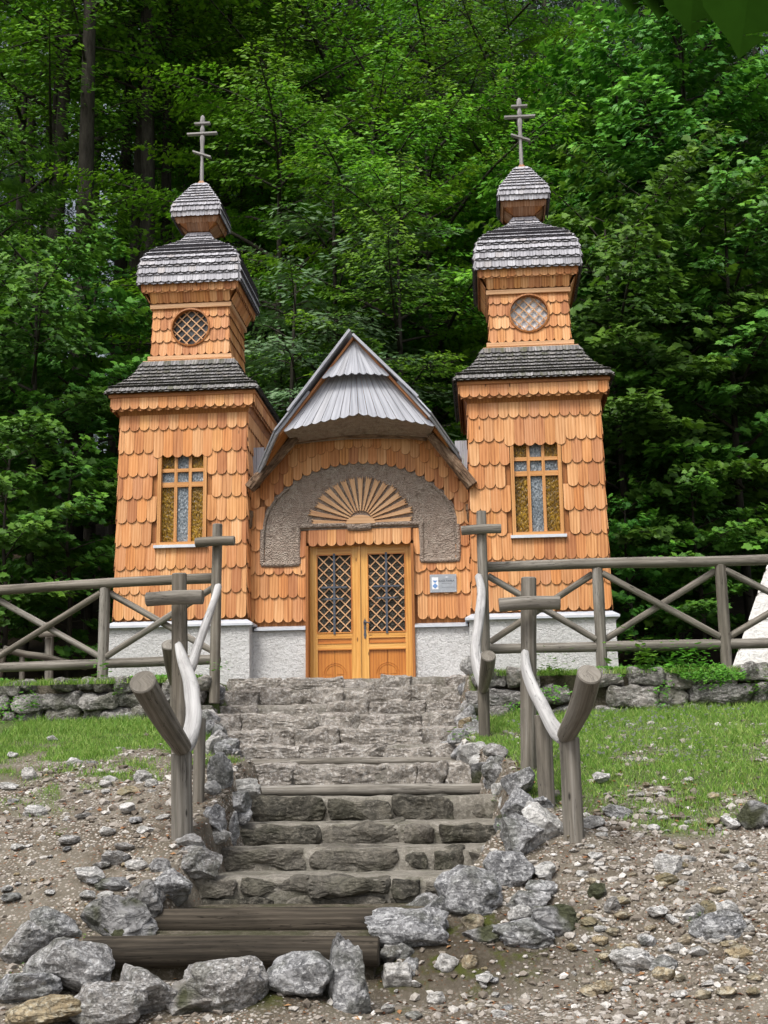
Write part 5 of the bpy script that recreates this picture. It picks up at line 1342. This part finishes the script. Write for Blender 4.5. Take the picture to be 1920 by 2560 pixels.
def plant(name, proto, x, y, s, rz, label, cat, group, sx=1.0):
    z = gz(x, y, False); t = thing(name, label, cat, (x, y, z), group); t.rotation_euler = (0, 0, rz); t.scale = (s*sx, s*sx, s)
    for src in PR[proto][:2]:
        c = src.copy(); COL.objects.link(c); c.parent = t; c.name = 'crown' if src is PR[proto][0] else 'trunk'
    return t
G1 = 'broad-leaved trees behind the chapel'
rt = random.Random(77)
def at_px(px, Y): return U(px, 1500, Y).x
ML = 'tall maple with large lobed leaves growing in the green bank right of the chapel'
# right side: bank of maples
for px, Y, s, pr, lb in (
 (1560,22.5,.98,'maple_mid','leafy maple right behind the right tower, its leaves reaching the tower roof'),
 (1700,23.5,1.08,'maple_mid','maple whose lobed leaves fill the gap right of the right tower above the fence'),
 (1880,23.0,1.0,'maple_mid','maple with dark lobed leaves rising behind the white monument at the right edge'),
 (1610,27.5,.88,'maple_tall','tall maple rising behind the right tower dome'),
 (1790,27.0,.98,'maple_tall','tall bright maple halfway between the right dome and the right edge'),
 (1960,29.5,1.05,'maple_tall','tall maple filling the upper right corner behind the hanging leaves')):
    plant('maple_tree', pr, at_px(px, Y), Y, s, rt.uniform(0, 6.28), lb, 'tree', G1)
for px, Y, s, lb in ((1575,20.9,.72,'small maple sapling behind the fence right beside the right tower plinth'),(1750,21.4,.9,'low maple bush between the two right fence posts'),
 (1660,22.2,.8,'low maple bush behind the crossed braces right of the right tower'),(10,20.8,1.0,'maple bush at the left edge behind the left fence'),(170,21.6,1.0,'maple bush behind the left fence, beside the distant cross-shaped post')):
    plant('maple_bush', 'maple_low', at_px(px, Y), Y, s, rt.uniform(0, 6.28), lb, 'bush', 'low maple bushes behind the fences')
for px, Y, s, pr, lb in (
 (60,23.0,.95,'maple_mid','maple with broad leaves at the left edge beside the left tower'),
 (215,24.5,.9,'maple_mid','maple just left of the left tower, reaching its skirt roof'),
 (-60,26.5,.72,'maple_tall','tall maple cut off by the left edge')):
    plant('maple_tree', pr, at_px(px, Y), Y, s, rt.uniform(0, 6.28), lb, 'tree', G1)
# middle: ash behind the gable, beeches above
for px, Y, s, pr, nm, lb in (
 (740,22.8,1.0,'ash_mid','ash_tree','grey-green ash with narrow leaves directly left behind the gable'),
 (840,24.5,1.28,'ash_mid','ash_tree','taller grey-green ash behind the gable top'),
 (1010,24.0,.82,'beech_mid','beech_tree','beech with drooping sprays right behind the gable'),
 (1090,27.5,1.05,'beech_mid','beech_tree','yellow-green beech left of the right tower dome'),
 (950,29.0,1.25,'beech_mid','beech_tree','bright beech between the two towers above the gable'),
 (700,27.5,1.15,'beech_mid','beech_tree','beech with layered sprays right of the left tower dome'),
 (820,33.0,1.0,'beech_tall','beech_tree','tall beech at the top centre of the picture'),
 (560,32.0,.98,'beech_open','beech_tree','tall beech spreading above the left cross'),
 (1150,33.5,1.05,'beech_tall','beech_tree','tall beech above and left of the right cross'),
 (330,30.0,1.0,'bare_tall','beech_tree','tall beech with high branches above the left tower'),
 (90,29.5,.98,'beech_open','beech_tree','tall beech in the upper left corner'),
 (1330,30.5,.8,'beech_tall','beech_tree','beech whose yellow-green sprays show just behind the right cross')):
    plant(nm, pr, at_px(px, Y), Y, s, rt.uniform(0, 6.28), lb, 'tree', G1)
# spruces and far trees
for px, Y, s, lb in ((1240,36.0,1.0,'dark spruce with hanging boughs above the right cross'),(1430,34.5,.95,'spruce at the top right of the right cross'),(1900,31.0,.8,'spruce with pale shoots at the right edge'),(1720,38,1.0,'spruce behind the upper right maples'),(990,40.0,1.05,'dark spruce in the top centre between the tall beeches')):
    plant('spruce_tree', 'spruce', at_px(px, Y), Y, s, rt.uniform(0, 6.28), lb, 'tree', 'spruces behind the chapel')
for k in range(9): plant('distant_tree', 'spruce', at_px(560+k*165, 66), 66, 2.1, k*1.3, 'tree standing deep in the wood, mostly hidden behind nearer crowns', 'tree', 'trees deep in the wood')
plant('beech_tree', 'beech_open', at_px(5, 31.5), 31.5, 1.0, 2.0, 'tall open beech against the sky at the upper left edge', 'tree', G1)
for k in range(15):
    px = (105, 168, 205, 285, 345, 402, 455, 520, 590, 20, 640, 700, 320, 480, 780)[k]; Y = (29,26.5,36,31,29.5,31,36,37,42,37,36,40,45,44,46)[k]
    plant('tall_tree', 'bare_tall', at_px(px, Y), Y, rt.uniform(.9,1.12), rt.uniform(0, 6.28), 'dark straight trunk with a high crown in the wood behind the left tower', 'tree', 'tall dark trunks behind the left tower')
k = 0
for Y in (38.5, 44, 50, 58):
    for j in range(17):
        px = -250+j*150+rt.uniform(-50,50)
        if px < 560 and not (px < 60 or (Y > 48 and 250 < px)): continue
        pr = 'spruce'; x = at_px(px, Y)
        plant('distant_tree', pr, x, Y+rt.uniform(-2,2), rt.uniform(.85,1.15)*(1.35 if Y > 52 else 1), rt.uniform(0, 6.28), 'tree standing deep in the wood, mostly hidden behind nearer crowns', 'tree', 'trees deep in the wood')

# ---- weeds: single plants
rw = np.random.RandomState(14)
def weed(px, py, size, nleaf, label, z=None, Y=None, upr=.5):
    p = hit(px, py) if Y is None else U(px, py, Y); k = p.y/F_PX*size; Pn = []; Dn = []; Nn = []; L = []
    for q in range(max(3, nleaf//3)):
        a = rw.rand()*6.28; lean = rw.uniform(.1, 1.1); h = k*rw.uniform(.25, .8); d = np.array([math.cos(a)*lean, math.sin(a)*lean, 1.0]); d /= np.linalg.norm(d); o = np.array([rw.randn(), rw.randn()*.5, 0])*k*.22
        m = rw.randint(4, 8)
        for i in range(m):
            t = (i+.5)/m; az = i*2.4+a; dd = np.array([math.cos(az), math.sin(az), rw.uniform(-.1,.6)]); Pn.append(o+d*h*t); Dn.append(dd); Nn.append(np.array([-dd[0]*.4, -dd[1]*.4, 1])+rw.randn(3)*.25); L.append(k*rw.uniform(.10,.22)*(1.2-.5*t))
    o = leaf_mesh('weed', np.array(Pn), np.array(Dn), np.array(Nn), np.array(L), 'weed', M['weed'], None, .2, True); o.location = p; tag(o, label, 'weed', 'weeds growing among the stones')
for px, py, sz_, n, lb, Y in (
 (250,1690,95,14,'upright leafy weed on top of the left wall, right of the fence post',15.0),(620//1*0+545,1675,60,16,'leafy weed at the foot of the tall cross-shaped post left of the door',14.8),
 (70,1770,90,40,'bushy weed growing out of the left retaining wall',14.75),(300,1735,70,18,'weed with pointed leaves hanging on the left wall behind the thick log',14.8),
 (1385,1690,110,44,'bushy weed on the right wall between the fence posts',14.85),(1590,1660,130,60,'wide clump of weeds on top of the right wall',14.95),
 (1730,1665,120,55,'clump of weeds on the right wall under the second fence post',14.95),(1900,1735,100,50,'leafy weed hanging over the right wall at the right edge',14.8),
 (1660,1775,70,16,'broad-leaved weed at the foot of the right wall',14.6),(1175,1850,80,16,'broad-leaved weed beside the upper right short post',None),
 (1255,1880,60,14,'small weed between rocks in the right border',None),(1225,1960,50,10,'weed at the right end of the lower thin log',None),
 (1275,2075,60,14,'bright weed in a crack right of the dark steps',None),(1243,2010,40,8,'sprig at the right end of the first dark step',None),
 (60,2445,50,10,'green sprig on the broad block at lower left',None),(220,2345,50,9,'green sprig in front of the dark mossy rock',None),
 (470,2515,60,9,'green sprig between the rocks at the bottom',None),(1740,2310,50,10,'light green sprig beside the cluster of rocks at right',None),
 (1500,2420,34,7,'tiny seedling on the lower right path',None),(1600,2040,60,24,'tuft of green weeds in the right gravel',None),(150,2090,36,8,'tiny weed on the left dirt slope',None),(620,1770,46,8,'small sprig at the left end of the upper steps',None)):
    weed(px, py, sz_, n, lb, None, Y, .75)
# creeping cover over the walls
def cover():
    r = np.random.RandomState(31); n = 26000; X = np.concatenate([r.uniform(-.05, 6, n), r.uniform(-7, -3.5, n//3)]); t = r.rand(len(X)); Y = np.where(t < .75, r.uniform(14.72, 15.35, len(X)), r.uniform(14.7, 14.84, len(X))); Z = np.where(t < .75, 2.53-np.clip(14.95-Y, 0, 1)*.8, r.uniform(1.95, 2.5, len(X)))
    g = fbm(X*1.9+4, Z*3+Y, 3); ok = g > np.where(X > 0, .06, .14); X, Y, Z = X[ok], Y[ok], Z[ok]; n = len(X); a = r.rand(n)*6.28
    D = np.stack([np.cos(a), np.sin(a)*.6-.3, r.uniform(-.2,.7,n)], 1); Nn = r.randn(n,3)*.5+[0,-.6,.9]
    o = leaf_mesh('wall_plants', np.stack([X, Y-.02, Z], 1), D, Nn, r.uniform(.02,.06,n), 'weed', M['weed'], None, .2, True); tag(o, 'low creeping plants covering parts of the retaining walls', 'ground cover', kind='stuff')
cover()

M['near_leaf'] = flat('shaded_maple_leaf', (.014,.042,.004), 1.0, 0)  # shade on the near leaves is put into this dark colour
# ---- maple twig hanging into the top right corner, close to the camera
tw0 = U(1900,-160,2.6); mt_ = thing('maple_twig', 'dark maple leaves hanging in from the top right corner close to the camera', 'twig', tw0)
m = MB(); m.tube([U(2050,-260,2.7),U(1850,-200,2.6),U(1600,-190,2.6)], [.006,.005,.003], 8, .5, .1, True, 3); o = m.build('twig', M['trunk']); o.parent = mt_; o.location = -mt_.location
def bigleaf(px0, py0, px1, py1, wk, Y, seed):
    a, b = U(px0, py0, Y), U(px1, py1, Y-.05); L = (b-a).length; d = (b-a).normalized(); n = CM @ Vector((.15, .25, 1)); e = n.cross(d).normalized(); n = d.cross(e); r = random.Random(seed)
    out = [(0,0),(-.04,.22),(.06,.36),(.22,.40),(.30,.36),(.40,.46),(.52,.44),(.60,.38),(.64,.26),(.72,.24),(.80,.17),(.90,.07),(1,0)]
    out = out+[(u,-v) for u, v in out[::-1][1:-1]]; V = []
    for u, v in out: V.append(a+d*L*u+e*L*v*wk-n*(.10*L*abs(v)+.06*L*u*u))
    c = [a+d*L*u-n*.06*L*u*u for u in (.1,.35,.6,.85)]; mb = MB(); k = len(V); top = V+c
    fs = [];
    for i in range(k): fs.append((i, (i+1) % k, k+min(3, max(0, int(out[i][0]*4)))))
    for i in range(3): fs.append((k+i, k+i+1, [j for j, q in enumerate(out) if q[1] > 0][min(2+i*3, 10)])); fs.append((k+i+1, k+i, k+0 if False else [j for j, q in enumerate(out) if q[1] < 0][max(0, 8-i*3)]))
    mb.add([p+n*.0004 for p in top], fs, .5, smooth=False); o = mb.build('leaf', M['near_leaf']); o.parent = mt_; o.location = -mt_.location
bigleaf(1830,-190,1795+10,128,1.0,2.6,1) if False else None
bigleaf(1735,-150,1733,82,.95,2.6,1); bigleaf(1650,-170,1652,40,.9,2.62,2); bigleaf(1580,-150,1582,30,.8,2.65,3); bigleaf(1900,-230,1858,132,1.0,2.45,4)
